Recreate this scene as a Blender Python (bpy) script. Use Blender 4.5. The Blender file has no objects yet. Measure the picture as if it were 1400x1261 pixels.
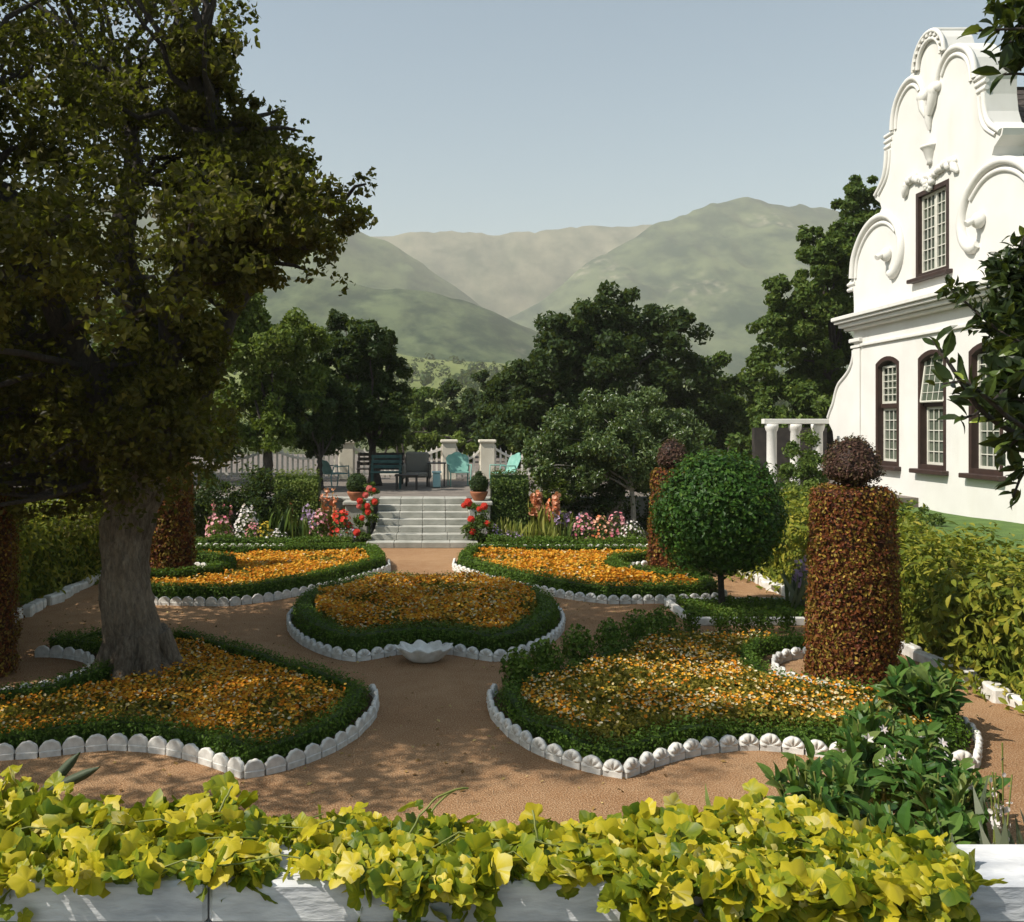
import bpy, math, random
import numpy as np
from mathutils import Vector
from mathutils.geometry import tessellate_polygon
R = np.random.default_rng(7)
random.seed(7)
sc = bpy.context.scene
COL = sc.collection
F, CX, HY, EYE = 1250.0, 590.0, 580.0, 2.5      # focal length and principal point in photo pixels, eye height

def P(x, y, Y):                                 # picture point at distance Y
    return np.array([(x-CX)*Y/F, Y, EYE-(y-HY)*Y/F])
def G(x, y, z=0.0):                             # picture point lying on a level z
    Y = F*(EYE-z)/(y-HY)
    return np.array([(x-CX)*Y/F, Y, z])

# ---------------------------------------------------------------- noise
def _hash(i, j, k, s):
    n = (i*374761393 + j*668265263 + k*2147483647 + s*974711) & 0x7fffffff
    n = ((n ^ (n >> 13))*1274126177) & 0x7fffffff
    n = (n ^ (n >> 16)) & 0xffff
    return n/65535.0
def vnoise(p, scale=1.0, seed=0):
    p = np.asarray(p, float)*scale
    i = np.floor(p).astype(np.int64); f = p-i; f = f*f*(3-2*f)
    r = 0
    for a in (0, 1):
        for b in (0, 1):
            for c in (0, 1):
                w = (f[:, 0] if a else 1-f[:, 0])*(f[:, 1] if b else 1-f[:, 1])*(f[:, 2] if c else 1-f[:, 2])
                r = r + w*_hash(i[:, 0]+a, i[:, 1]+b, i[:, 2]+c, seed)
    return r
def fnoise(p, scale=1.0, seed=0, oct=4):
    r = 0; a = .5
    for o in range(oct):
        r = r + a*vnoise(p, scale*2**o, seed+o*17); a *= .5
    return r

# ---------------------------------------------------------------- mesh builder
class M:
    def __init__(s): s.v = []; s.n = 0; s.g = []
    def add(s, V, Fc, mat=0, rnd=None, smooth=False):
        V = np.asarray(V, float).reshape(-1, 3)
        if isinstance(Fc, np.ndarray): groups = [Fc]
        else:
            d = {}
            for f in Fc: d.setdefault(len(f), []).append(f)
            groups = [np.array(x, dtype=np.int64) for x in d.values()]
        for fa in groups:
            if len(fa) == 0: continue
            m = np.full(len(fa), mat, np.int32) if np.isscalar(mat) else np.asarray(mat, np.int32)
            r = np.full(len(fa), .5) if rnd is None else (np.full(len(fa), rnd) if np.isscalar(rnd) else np.asarray(rnd))
            s.g.append((fa+s.n, m, r, smooth))
        s.v.append(V); s.n += len(V)
        return s
    def mesh(s, name, mats):
        me = bpy.data.meshes.new(name)
        V = np.concatenate(s.v)
        tot = np.concatenate([np.full(len(g[0]), g[0].shape[1], np.int32) for g in s.g])
        idx = np.concatenate([g[0].ravel() for g in s.g]).astype(np.int32)
        me.vertices.add(len(V)); me.vertices.foreach_set('co', V.astype(np.float32).ravel())
        me.loops.add(len(idx)); me.loops.foreach_set('vertex_index', idx)
        me.polygons.add(len(tot))
        me.polygons.foreach_set('loop_start', np.concatenate([[0], np.cumsum(tot)[:-1]]).astype(np.int32))
        me.polygons.foreach_set('material_index', np.concatenate([g[1] for g in s.g]))
        me.polygons.foreach_set('use_smooth', np.concatenate([np.full(len(g[0]), g[3]) for g in s.g]))
        at = me.attributes.new('rnd', 'FLOAT', 'FACE')
        at.data.foreach_set('value', np.concatenate([g[2] for g in s.g]).astype(np.float32))
        for m in (mats if isinstance(mats, (list, tuple)) else [mats]): me.materials.append(m)
        me.update(calc_edges=True)
        return me
    def obj(s, name, mats, parent=None, loc=None):
        o = bpy.data.objects.new(name, s.mesh(name, mats)); COL.objects.link(o)
        if parent is not None:
            o.parent = parent
            o.location = -parent.location if loc is None else loc
        elif loc is not None: o.location = loc
        return o

def tag(o, label=None, cat=None, group=None, kind=None):
    if label: o['label'] = label
    if cat: o['category'] = cat
    if group: o['group'] = group
    if kind: o['kind'] = kind
    return o
def thing(name, label, cat, loc=(0, 0, 0), group=None):
    o = bpy.data.objects.new(name, None); COL.objects.link(o); o.location = Vector(loc); o.empty_display_size = .2
    return tag(o, label, cat, group)
def struct(name, m, mat): return tag(m.obj(name, mat), kind='structure')

def box(m, c, s, mat=0, rnd=None, rz=0.0, bev=0.0):
    x, y, z = np.array(s)/2.0
    if bev > 0:
        b = min(bev, x*.9, y*.9, z*.9)
        rings = []
        for (zz, ins) in ((-z, b), (-z+b, 0), (z-b, 0), (z, b)):
            X, Y = x-ins, y-ins; c_ = b
            rings.append([(-X+c_*(ins == 0), -Y, zz), (X-c_*(ins == 0), -Y, zz), (X, -Y+c_*(ins == 0), zz), (X, Y-c_*(ins == 0), zz),
                          (X-c_*(ins == 0), Y, zz), (-X+c_*(ins == 0), Y, zz), (-X, Y-c_*(ins == 0), zz), (-X, -Y+c_*(ins == 0), zz)])
        V = np.array(rings).reshape(-1, 3)
        Fc = []
        for k in range(3):
            for i in range(8):
                j = (i+1) % 8
                Fc.append([k*8+i, k*8+j, k*8+8+j, k*8+8+i])
        Fc.append([7, 6, 5, 4, 3, 2, 1, 0]); Fc.append([24+i for i in range(8)])
    else:
        V = np.array([(a*x, b*y, d*z) for d in (-1, 1) for b in (-1, 1) for a in (-1, 1)])
        Fc = [[0, 2, 3, 1], [4, 5, 7, 6], [0, 1, 5, 4], [2, 6, 7, 3], [0, 4, 6, 2], [1, 3, 7, 5]]
    if rz:
        ca, sa = math.cos(rz), math.sin(rz)
        V = np.stack([V[:, 0]*ca-V[:, 1]*sa, V[:, 0]*sa+V[:, 1]*ca, V[:, 2]], 1)
    m.add(V+np.array(c), Fc, mat, rnd); return m

def tube(m, pts, rad, seg=8, mat=0, rnd=None, smooth=True, caps=True, rough=0.0, seed=0):
    pts = np.asarray(pts, float); n = len(pts)
    rad = np.full(n, rad) if np.isscalar(rad) else np.asarray(rad, float)
    T = np.gradient(pts, axis=0); T /= np.linalg.norm(T, axis=1)[:, None]+1e-9
    up = np.array([0, 0, 1.0]) if abs(T[0, 2]) < .9 else np.array([0, 1.0, 0])
    a = np.cross(T[0], up); a /= np.linalg.norm(a)
    V = []
    ang = np.linspace(0, 2*np.pi, seg, endpoint=False)
    for i in range(n):
        a = a-T[i]*np.dot(a, T[i]); a /= np.linalg.norm(a)+1e-9
        b = np.cross(T[i], a)
        V.append(pts[i]+rad[i]*(np.cos(ang)[:, None]*a+np.sin(ang)[:, None]*b))
    V = np.array(V).reshape(-1, 3)
    if rough > 0:
        c = np.repeat(pts, seg, 0); d = V-c
        V = c+d*(1+rough*2*(fnoise(V*np.array([1, 1, .45]), 6, seed, 3)-.45))[:, None]
    Fc = [[i*seg+k, i*seg+(k+1) % seg, (i+1)*seg+(k+1) % seg, (i+1)*seg+k] for i in range(n-1) for k in range(seg)]
    m.add(V, Fc, mat, rnd, smooth)
    if caps: m.add(np.concatenate([V[:seg], V[-seg:]]), [list(range(seg))[::-1], list(range(seg, 2*seg))], mat, rnd)
    return m

def lathe(m, prof, c=(0, 0, 0), seg=24, mat=0, rnd=None, smooth=True, sq=(1, 1)):
    ang = np.linspace(0, 2*np.pi, seg, endpoint=False)
    V = np.array([[(r*math.cos(a)*sq[0], r*math.sin(a)*sq[1], z) for a in ang] for r, z in prof]).reshape(-1, 3)
    Fc = [[i*seg+k, i*seg+(k+1) % seg, (i+1)*seg+(k+1) % seg, (i+1)*seg+k] for i in range(len(prof)-1) for k in range(seg)]
    m.add(V+np.array(c), Fc, mat, rnd, smooth); return m

def sphere(m, c, r, seg=12, mat=0, rnd=None):
    rr = np.array(r)*np.ones(3)
    n = max(4, seg//2)
    ang = np.linspace(0, 2*np.pi, seg, endpoint=False); ph = np.linspace(-np.pi/2, np.pi/2, n+1)
    V = np.array([[(math.cos(p)*math.cos(a), math.cos(p)*math.sin(a), math.sin(p)) for a in ang] for p in ph]).reshape(-1, 3)*rr
    Fc = [[i*seg+k, i*seg+(k+1) % seg, (i+1)*seg+(k+1) % seg, (i+1)*seg+k] for i in range(n) for k in range(seg)]
    m.add(V+np.array(c), Fc, mat, rnd, True); return m

# leaf shapes: x runs along the leaf, z is its normal
DIA = (np.array([(-.5, 0, 0), (0, .3, .07), (.5, 0, -.03), (0, -.3, .07)]), np.array([[0, 3, 2, 1]]))
def oval():
    st = [(0, .012, 0), (.12, .09, .02), (.32, .185, .035), (.56, .2, .025), (.8, .125, -.02), (1, .004, -.1)]
    V = [(x, w_*k, z+abs(k)*w_*.38) for x, w_, z in st for k in (-1, 0, 1)]
    return (np.array(V), np.array([[i*3+k, i*3+3+k, i*3+4+k, i*3+1+k] for i in range(5) for k in (0, 1)]))
OVAL_T = oval()
def lobed():
    pol = [(180, .08), (158, .3), (135, .44), (118, .44), (103, .4), (88, .48), (68, .57), (52, .5), (40, .44), (22, .54), (0, .66), (-22, .54), (-40, .44), (-52, .5), (-68, .57), (-88, .48), (-103, .4), (-118, .44), (-135, .44), (-158, .3)]
    n = len(pol); V = [(0, 0, 0)]
    for f in (.5, 1):
        for k, (a, r) in enumerate(pol):
            r = r*f; x, y = math.cos(math.radians(a))*r, math.sin(math.radians(a))*r
            rib = math.cos(math.radians(a)*5.2)
            V.append((x, y, -.34*r*r+.035*rib*f-.05*(x*1.2)**2+.05*math.sin(y*7)*f))
    F3 = [[0, 1+k, 1+(k+1) % n] for k in range(n)]; F4 = [[1+k, 1+n+k, 1+n+(k+1) % n, 1+(k+1) % n] for k in range(n)]
    return (np.array(V), F3+F4)
LOB = lobed()
_a = np.array([180, 158, 135, 118, 103, 88, 68, 52, 40, 22, 0, -22, -40, -52, -68, -88, -103, -118, -135, -158])
VEIN = .07*np.cos(np.radians(_a-9)*5.2*2)+.03*np.where(np.arange(20) % 2, 1, -1)
def disc(n=7, cup=.12):
    V = [(0, 0, 0)]+[(math.cos(2*math.pi*k/n)*.5, math.sin(2*math.pi*k/n)*.5, cup) for k in range(n)]
    return (np.array(V), np.array([[0, 1+k, 1+(k+1) % n] for k in range(n)]))
DISC = disc()
DISC5 = disc(5, .2)
BLADE = (np.array([(0, -.03, 0), (0, .03, 0), (.45, .045, .02), (.45, -.045, .02), (.8, .03, -.01), (.8, -.03, -.01), (1, 0, -.08)]),
         [[0, 3, 2, 1], [3, 5, 4, 2], [5, 6, 4]])

def unit(v): return v/(np.linalg.norm(v, axis=-1, keepdims=True)+1e-9)
def scatter(m, tmpl, pos, nrm, size, mat=0, rnd=None, direction=None, smooth=False):
    V0, F0 = tmpl; n = len(pos)
    if n == 0: return m
    nrm = unit(np.asarray(nrm, float))
    t = R.normal(size=(n, 3)) if direction is None else np.asarray(direction, float)
    if direction is None:
        t = t-nrm*np.sum(t*nrm, 1)[:, None]; t = unit(t)
        b = np.cross(nrm, t)
    else:
        t = unit(t); b = unit(np.cross(nrm, t)); nrm = np.cross(t, b)
    size = np.full(n, size) if np.isscalar(size) else size
    V = pos[:, None, :]+size[:, None, None]*(V0[None, :, 0:1]*t[:, None, :]+V0[None, :, 1:2]*b[:, None, :]+V0[None, :, 2:3]*nrm[:, None, :])
    k = len(V0); off = (np.arange(n)*k)[:, None, None]
    rnd = R.random(n) if rnd is None else rnd
    lobe = tmpl is LOB
    groups = [F0] if isinstance(F0, np.ndarray) else [np.array([f for f in F0 if len(f) == L]) for L in sorted({len(f) for f in F0})]
    base = m.n; first = True
    for fa in groups:
        fc = (fa[None]+off).reshape(-1, fa.shape[1])
        rr = np.repeat(rnd, len(fa)); rr = rr+np.tile(VEIN, n)[:len(rr)] if lobe else rr; mm = mat if np.isscalar(mat) else np.repeat(mat, len(fa))
        if first: m.add(V.reshape(-1, 3), fc, mm, rr, smooth); first = False
        else:
            m.g.append((fc+base, np.full(len(fc), mm, np.int32) if np.isscalar(mm) else np.asarray(mm, np.int32), rr, smooth))
    return m
def rdir(n): return unit(R.normal(size=(n, 3)))

# ---------------------------------------------------------------- materials
def newmat(name):
    mt = bpy.data.materials.new(name); mt.use_nodes = True
    nt = mt.node_tree; nt.nodes.clear()
    out = nt.nodes.new('ShaderNodeOutputMaterial'); b = nt.nodes.new('ShaderNodeBsdfPrincipled')
    nt.links.new(b.outputs[0], out.inputs[0])
    return mt, nt, b, out
def ramp(nt, fac, cols):
    r = nt.nodes.new('ShaderNodeValToRGB'); e = r.color_ramp.elements
    while len(e) < len(cols): e.new(.5)
    for k, (p, c) in enumerate(cols): e[k].position = p; e[k].color = (*c, 1)
    nt.links.new(fac, r.inputs[0]); return r.outputs[0]
def tex(nt, kind, scale, detail=4, coord='Object', **kw):
    tc = nt.nodes.new('ShaderNodeTexCoord'); t = nt.nodes.new(kind)
    t.inputs['Scale'].default_value = scale
    if 'Detail' in t.inputs: t.inputs['Detail'].default_value = detail
    if 'stretch' in kw:
        mp = nt.nodes.new('ShaderNodeMapping'); mp.inputs['Scale'].default_value = kw['stretch']
        nt.links.new(tc.outputs[coord], mp.inputs[0]); nt.links.new(mp.outputs[0], t.inputs['Vector'])
    else: nt.links.new(tc.outputs[coord], t.inputs['Vector'])
    return t
def bump(nt, b, height, strength, dist=.02):
    bp = nt.nodes.new('ShaderNodeBump'); bp.inputs['Strength'].default_value = strength; bp.inputs['Distance'].default_value = dist
    nt.links.new(height, bp.inputs['Height']); nt.links.new(bp.outputs[0], b.inputs['Normal'])
def mixc(nt, fac, a, b, mode='MIX'):
    m = nt.nodes.new('ShaderNodeMix'); m.data_type = 'RGBA'; m.blend_type = mode
    for s, v in ((0, fac), (6, a), (7, b)):
        if isinstance(v, (int, float)): m.inputs[s].default_value = v
        elif isinstance(v, tuple): m.inputs[s].default_value = (*v, 1)
        else: nt.links.new(v, m.inputs[s])
    return m.outputs[2]
def leafmat(name, cols, trans=.3, rough=.5, nscale=1.2, spec=.14):
    mt, nt, b, out = newmat(name)
    a = nt.nodes.new('ShaderNodeAttribute'); a.attribute_name = 'rnd'
    n = tex(nt, 'ShaderNodeTexNoise', nscale, 2)
    mx = nt.nodes.new('ShaderNodeMath'); mx.operation = 'MULTIPLY_ADD'; mx.inputs[1].default_value = .38
    nt.links.new(n.outputs[0], mx.inputs[0])
    ms = nt.nodes.new('ShaderNodeMath'); ms.operation = 'MULTIPLY'; ms.inputs[1].default_value = .78
    nt.links.new(a.outputs['Fac'], ms.inputs[0]); nt.links.new(ms.outputs[0], mx.inputs[2])
    c = ramp(nt, mx.outputs[0], cols)
    nt.links.new(c, b.inputs['Base Color']); b.inputs['Roughness'].default_value = rough
    b.inputs['Specular IOR Level'].default_value = spec
    if trans > 0:
        tr = nt.nodes.new('ShaderNodeBsdfTranslucent'); nt.links.new(mixc(nt, .35, c, (.35, .45, .02), 'MIX'), tr.inputs[0])
        sm = nt.nodes.new('ShaderNodeMixShader'); sm.inputs[0].default_value = trans
        nt.links.new(b.outputs[0], sm.inputs[1]); nt.links.new(tr.outputs[0], sm.inputs[2]); nt.links.new(sm.outputs[0], out.inputs[0])
    return mt
def plain(name, c1, c2, scale=6, rough=.6, bumpk=0.0, bscale=40, metal=0, spec=.4, detail=5, stretch=None):
    mt, nt, b, out = newmat(name)
    kw = {'stretch': stretch} if stretch else {}
    n = tex(nt, 'ShaderNodeTexNoise', scale, detail, **kw)
    nt.links.new(ramp(nt, n.outputs[0], [(.3, c1), (.7, c2)]), b.inputs['Base Color'])
    b.inputs['Roughness'].default_value = rough; b.inputs['Metallic'].default_value = metal; b.inputs['Specular IOR Level'].default_value = spec
    if bumpk: bump(nt, b, tex(nt, 'ShaderNodeTexNoise', bscale, 6).outputs[0], bumpk)
    return mt

MAT = {}
MAT['oak'] = leafmat('oak leaf', [(.15, (.022, .02, .006)), (.5, (.065, .056, .012)), (.8, (.125, .11, .02)), (1, (.23, .19, .045))], .36, .45)
MAT['dark'] = leafmat('dark evergreen leaf', [(.15, (.012, .024, .008)), (.5, (.028, .05, .014)), (.8, (.05, .08, .02)), (1, (.09, .115, .03))], .2, .5, .5)
MAT['mid'] = leafmat('mid green leaf', [(.15, (.025, .05, .012)), (.5, (.06, .1, .018)), (.8, (.11, .155, .03)), (1, (.19, .22, .06))], .25, .5, .6)
MAT['light'] = leafmat('light green leaf', [(.15, (.04, .07, .012)), (.5, (.1, .145, .025)), (.8, (.18, .22, .05)), (1, (.26, .28, .11))], .3, .5, .6)
MAT['citrus'] = leafmat('glossy citrus leaf', [(.15, (.016, .035, .01)), (.5, (.05, .09, .02)), (.75, (.12, .165, .05)), (1, (.24, .27, .13))], .25, .38, .8, .45)
MAT['box'] = leafmat('box hedge leaf', [(.15, (.022, .045, .006)), (.5, (.06, .12, .012)), (.8, (.11, .18, .022)), (1, (.18, .23, .05))], .22, .5, 2.5)
MAT['sphere'] = leafmat('clipped laurel leaf', [(.15, (.01, .03, .005)), (.5, (.025, .07, .01)), (.8, (.06, .125, .016)), (1, (.13, .19, .03))], .2, .42, 2)
MAT['column'] = leafmat('rusty clipped leaf', [(.15, (.025, .01, .006)), (.4, (.12, .03, .014)), (.57, (.19, .065, .016)), (.72, (.17, .13, .02)), (.9, (.38, .25, .04))], .2, .5, 3)
MAT['topknot'] = leafmat('purple brown leaf', [(.12, (.02, .014, .01)), (.45, (.07, .032, .024)), (.75, (.1, .06, .04)), (1, (.14, .13, .04))], .15, .5, 3)
MAT['bankvine'] = leafmat('bank vine leaf', [(.12, (.035, .06, .01)), (.42, (.12, .155, .018)), (.7, (.27, .26, .03)), (1, (.42, .33, .06))], .3, .5, 1.4)
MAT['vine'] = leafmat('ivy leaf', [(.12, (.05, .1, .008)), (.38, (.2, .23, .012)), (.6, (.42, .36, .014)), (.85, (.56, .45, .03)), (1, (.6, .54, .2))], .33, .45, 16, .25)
MAT['stem'] = plain('vine stem', (.1, .13, .02), (.2, .21, .05), 8, .6)
MAT['magnolia'] = leafmat('magnolia leaf', [(.15, (.012, .02, .008)), (.55, (.025, .04, .012)), (.85, (.06, .09, .02)), (1, (.3, .36, .06))], .15, .3, 3)
MAT['broad'] = leafmat('broad leaf', [(.15, (.02, .06, .014)), (.5, (.045, .11, .02)), (.8, (.09, .16, .03)), (1, (.16, .2, .06))], .25, .35, 3)
MAT['greyleaf'] = leafmat('grey green leaf', [(.15, (.06, .08, .05)), (.6, (.14, .16, .1)), (1, (.3, .32, .24))], .25, .5, 3)
MAT['soilleaf'] = leafmat('marigold foliage', [(.1, (.05, .055, .008)), (.4, (.12, .11, .014)), (.7, (.2, .165, .02)), (1, (.3, .24, .05))], .25, .6, 1.5)
MAT['marigold'] = leafmat('marigold petal', [(.1, (.36, .1, .008)), (.4, (.55, .19, .01)), (.7, (.64, .31, .02)), (1, (.68, .46, .08))], .2, .6, 1.5)
MAT['palepetal'] = leafmat('pale petal', [(.1, (.42, .34, .14)), (.5, (.6, .48, .24)), (1, (.7, .64, .45))], .2, .6, 2)
def petal(name, a, b): return leafmat(name, [(.2, a), (.8, b)], .25, .6, 3)
MAT['red'] = petal('red petal', (.5, .02, .012), (.68, .06, .04))
MAT['rose'] = petal('rose petal', (.5, .05, .05), (.66, .2, .17))
MAT['pink'] = petal('pink petal', (.6, .14, .2), (.75, .4, .42))
MAT['white'] = petal('white petal', (.6, .5, .48), (.78, .74, .7))
MAT['lavender'] = petal('lavender petal', (.36, .22, .42), (.55, .42, .58))
MAT['coral'] = petal('coral petal', (.68, .2, .08), (.78, .42, .28))
MAT['yellow'] = petal('yellow petal', (.45, .3, .02), (.6, .45, .06))
MAT['litter'] = leafmat('fallen leaf', [(.2, (.12, .06, .02)), (.6, (.3, .19, .06)), (1, (.5, .38, .16))], .1, .7, 3)
MAT['iris'] = leafmat('iris blade', [(.15, (.07, .1, .02)), (.6, (.2, .22, .04)), (1, (.34, .32, .09))], .3, .5, 3)

def bark(name, c1, c2, c3):
    mt, nt, b, out = newmat(name)
    n = tex(nt, 'ShaderNodeTexNoise', 20, 10, stretch=(1.3, 1.3, .5)); n.inputs['Roughness'].default_value = .72; n.inputs['Distortion'].default_value = .25; n2 = tex(nt, 'ShaderNodeTexNoise', 1.6, 4)
    c = ramp(nt, n.outputs[0], [(.32, c1), (.5, c2), (.68, c3)])
    nt.links.new(mixc(nt, .35, c, ramp(nt, n2.outputs[0], [(.35, c1), (.7, c3)])), b.inputs['Base Color'])
    b.inputs['Roughness'].default_value = .9; bump(nt, b, n.outputs[0], 1.0, .12); return mt
MAT['bark'] = bark('oak bark', (.06, .043, .027), (.26, .195, .13), (.5, .41, .3))
MAT['barkdark'] = bark('dark bark', (.03, .024, .02), (.07, .055, .045), (.12, .1, .08))
MAT['barkpale'] = bark('pale bark', (.25, .23, .19), (.4, .37, .32), (.55, .52, .46))

def gravel():
    mt, nt, b, out = newmat('fine gravel')
    big = tex(nt, 'ShaderNodeTexNoise', .55, 5); mid = tex(nt, 'ShaderNodeTexNoise', 5, 6); fine = tex(nt, 'ShaderNodeTexNoise', 85, 6)
    c = ramp(nt, big.outputs[0], [(.35, (.27, .12, .045)), (.65, (.43, .235, .11))])
    c = mixc(nt, .3, c, ramp(nt, mid.outputs[0], [(.3, (.22, .12, .06)), (.7, (.5, .36, .22))]))
    c = mixc(nt, .4, c, ramp(nt, fine.outputs[0], [(.36, (.1, .05, .025)), (.5, (.34, .2, .1)), (.65, (.72, .54, .36))]))
    nt.links.new(c, b.inputs['Base Color']); b.inputs['Roughness'].default_value = .95; b.inputs['Specular IOR Level'].default_value = .1
    bump(nt, b, fine.outputs[0], 1.0, .02); return mt
MAT['gravel'] = gravel()
MAT['soil'] = plain('bed soil', (.05, .028, .012), (.13, .07, .025), 12, .95, .8, 60)
MAT['grass'] = plain('lawn', (.05, .1, .015), (.1, .17, .03), 3, .9, .6, 120)
MAT['earth'] = plain('wild ground', (.05, .06, .02), (.1, .11, .04), .5, .95, .4, 20)
MAT['paving'] = plain('terrace paving', (.12, .1, .085), (.2, .17, .14), 2.5, .9, .3, 60)
MAT['limewash'] = plain('weathered limewash', (.5, .48, .43), (.76, .74, .69), 11, .85, .1, 70)
MAT['stucco'] = plain('white stucco', (.61, .595, .56), (.67, .66, .625), 1.3, .85, .12, 60)
def streaks():
    mt = MAT['stucco']; nt = mt.node_tree; b = [n for n in nt.nodes if n.type == 'BSDF_PRINCIPLED'][0]
    src = b.inputs['Base Color'].links[0].from_socket
    s1 = tex(nt, 'ShaderNodeTexNoise', 2.2, 6, stretch=(1, 1, .12)); s2 = tex(nt, 'ShaderNodeTexNoise', .7, 5)
    f = nt.nodes.new('ShaderNodeMath'); f.operation = 'MULTIPLY'
    nt.links.new(ramp(nt, s1.outputs[0], [(.5, (0, 0, 0)), (.75, (1, 1, 1))]), f.inputs[0]); nt.links.new(ramp(nt, s2.outputs[0], [(.45, (0, 0, 0)), (.7, (.6, .6, .6))]), f.inputs[1])
    nt.links.new(mixc(nt, f.outputs[0], src, (.5, .47, .4)), b.inputs['Base Color'])
streaks()
MAT['trim'] = plain('white painted trim', (.6, .585, .545), (.66, .645, .605), 5, .7, .08, 60)
MAT['brown'] = plain('dark brown paint', (.028, .015, .012), (.045, .024, .018), 8, .5)
MAT['sash'] = plain('white sash paint', (.5, .49, .42), (.6, .58, .51), 8, .5)
MAT['shingle'] = plain('dark shingle', (.035, .028, .026), (.09, .07, .06), 9, .9, .6, 30, stretch=(1, 1, 4))
MAT['stone'] = plain('grey step stone', (.27, .27, .23), (.44, .43, .38), 3.5, .85, .4, 50)
MAT['pillar'] = plain('cream plaster', (.58, .53, .42), (.7, .65, .54), 3, .85, .2, 50)
MAT['picket'] = plain('cream picket paint', (.72, .68, .6), (.82, .78, .71), 6, .6)
MAT['terracotta'] = plain('terracotta', (.22, .075, .035), (.34, .13, .06), 9, .8, .15, 60)
MAT['teal'] = plain('faded teal paint', (.14, .33, .27), (.23, .44, .37), 6, .6)
MAT['tealcloth'] = plain('teal cloth', (.09, .2, .2), (.17, .3, .29), 4, .9)
MAT['tealdark'] = plain('dark teal paint', (.02, .06, .06), (.045, .11, .1), 6, .6)
MAT['blue'] = plain('pale blue paint', (.26, .45, .47), (.34, .53, .54), 5, .5)
MAT['darkwood'] = plain('dark stained wood', (.02, .018, .017), (.05, .042, .036), 6, .6)
MAT['wicker'] = plain('grey wicker', (.13, .12, .1), (.3, .28, .24), 60, .85, .8, 90)
MAT['canvas'] = plain('weathered canvas', (.4, .38, .34), (.55, .52, .47), 3, .9)

def glassmat():
    mt, nt, b, out = newmat('old window glass')
    n = tex(nt, 'ShaderNodeTexNoise', 2.2, 3)
    nt.links.new(ramp(nt, n.outputs[0], [(.3, (.035, .05, .04)), (.7, (.12, .14, .1))]), b.inputs['Base Color'])
    b.inputs['Roughness'].default_value = .08; b.inputs['Specular IOR Level'].default_value = .6
    bump(nt, b, tex(nt, 'ShaderNodeTexNoise', 5, 2).outputs[0], .08); return mt
MAT['glass'] = glassmat()
def wallmat():
    mt, nt, b, out = newmat('old limewashed wall')
    a = tex(nt, 'ShaderNodeTexNoise', 3, 8); c2 = tex(nt, 'ShaderNodeTexNoise', 22, 6, stretch=(.4, 1, 1.4)); v = tex(nt, 'ShaderNodeTexVoronoi', 1.1)
    v.feature = 'DISTANCE_TO_EDGE'
    col = ramp(nt, a.outputs[0], [(.3, (.4, .42, .45)), (.5, (.58, .58, .58)), (.7, (.76, .75, .72))])
    col = mixc(nt, .3, col, ramp(nt, c2.outputs[0], [(.35, (.2, .21, .23)), (.6, (.72, .71, .69))]))
    nt.links.new(col, b.inputs['Base Color']); b.inputs['Roughness'].default_value = .9; bump(nt, b, c2.outputs[0], .5, .02); return mt
MAT['oldwall'] = wallmat()
def hillmat(name, cols, rock=0.0, sc_=.012):
    mt, nt, b, out = newmat(name)
    k = dict(stretch=(1, .3, 1)); n = tex(nt, 'ShaderNodeTexNoise', sc_*1.3, 10, **k); v = tex(nt, 'ShaderNodeTexVoronoi', sc_*11, **k); n2 = tex(nt, 'ShaderNodeTexNoise', sc_*.55, 4, **k); n3 = tex(nt, 'ShaderNodeTexNoise', sc_*7, 6, **k)
    n.inputs['Roughness'].default_value = .75
    c = ramp(nt, n.outputs[0], cols)
    sh = nt.nodes.new('ShaderNodeMath'); sh.operation = 'MULTIPLY'
    nt.links.new(ramp(nt, v.outputs['Distance'], [(.2, (1, 1, 1)), (.5, (0, 0, 0))]), sh.inputs[0]); nt.links.new(ramp(nt, n.outputs[0], [(.4, (.9, .9, .9)), (.6, (.15, .15, .15))]), sh.inputs[1])
    c = mixc(nt, sh.outputs[0], c, (.02, .04, .014))
    if rock:
        rk = nt.nodes.new('ShaderNodeMath'); rk.operation = 'MULTIPLY'
        nt.links.new(ramp(nt, n2.outputs[0], [(.54, (0, 0, 0)), (.66, (rock, rock, rock))]), rk.inputs[0]); nt.links.new(ramp(nt, n3.outputs[0], [(.5, (0, 0, 0)), (.66, (1, 1, 1))]), rk.inputs[1])
        c = mixc(nt, rk.outputs[0], c, (.3, .26, .19))
    nt.links.new(c, b.inputs['Base Color']); b.inputs['Roughness'].default_value = 1; b.inputs['Specular IOR Level'].default_value = .05
    return mt
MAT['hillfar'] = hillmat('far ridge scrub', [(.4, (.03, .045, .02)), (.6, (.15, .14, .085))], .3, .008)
MAT['hillright'] = hillmat('mountain scrub', [(.42, (.006, .028, .014)), (.6, (.085, .11, .05))], .8, .012)
MAT['hillleft'] = hillmat('left ridge scrub', [(.42, (.01, .035, .012)), (.6, (.1, .13, .05))], .3, .012)
MAT['foothill'] = hillmat('foothill scrub', [(.42, (.006, .026, .01)), (.6, (.08, .11, .045))], .3, .02)
MAT['meadow'] = hillmat('valley meadow', [(.3, (.1, .13, .04)), (.7, (.2, .22, .08))], 0, .03)

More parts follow.
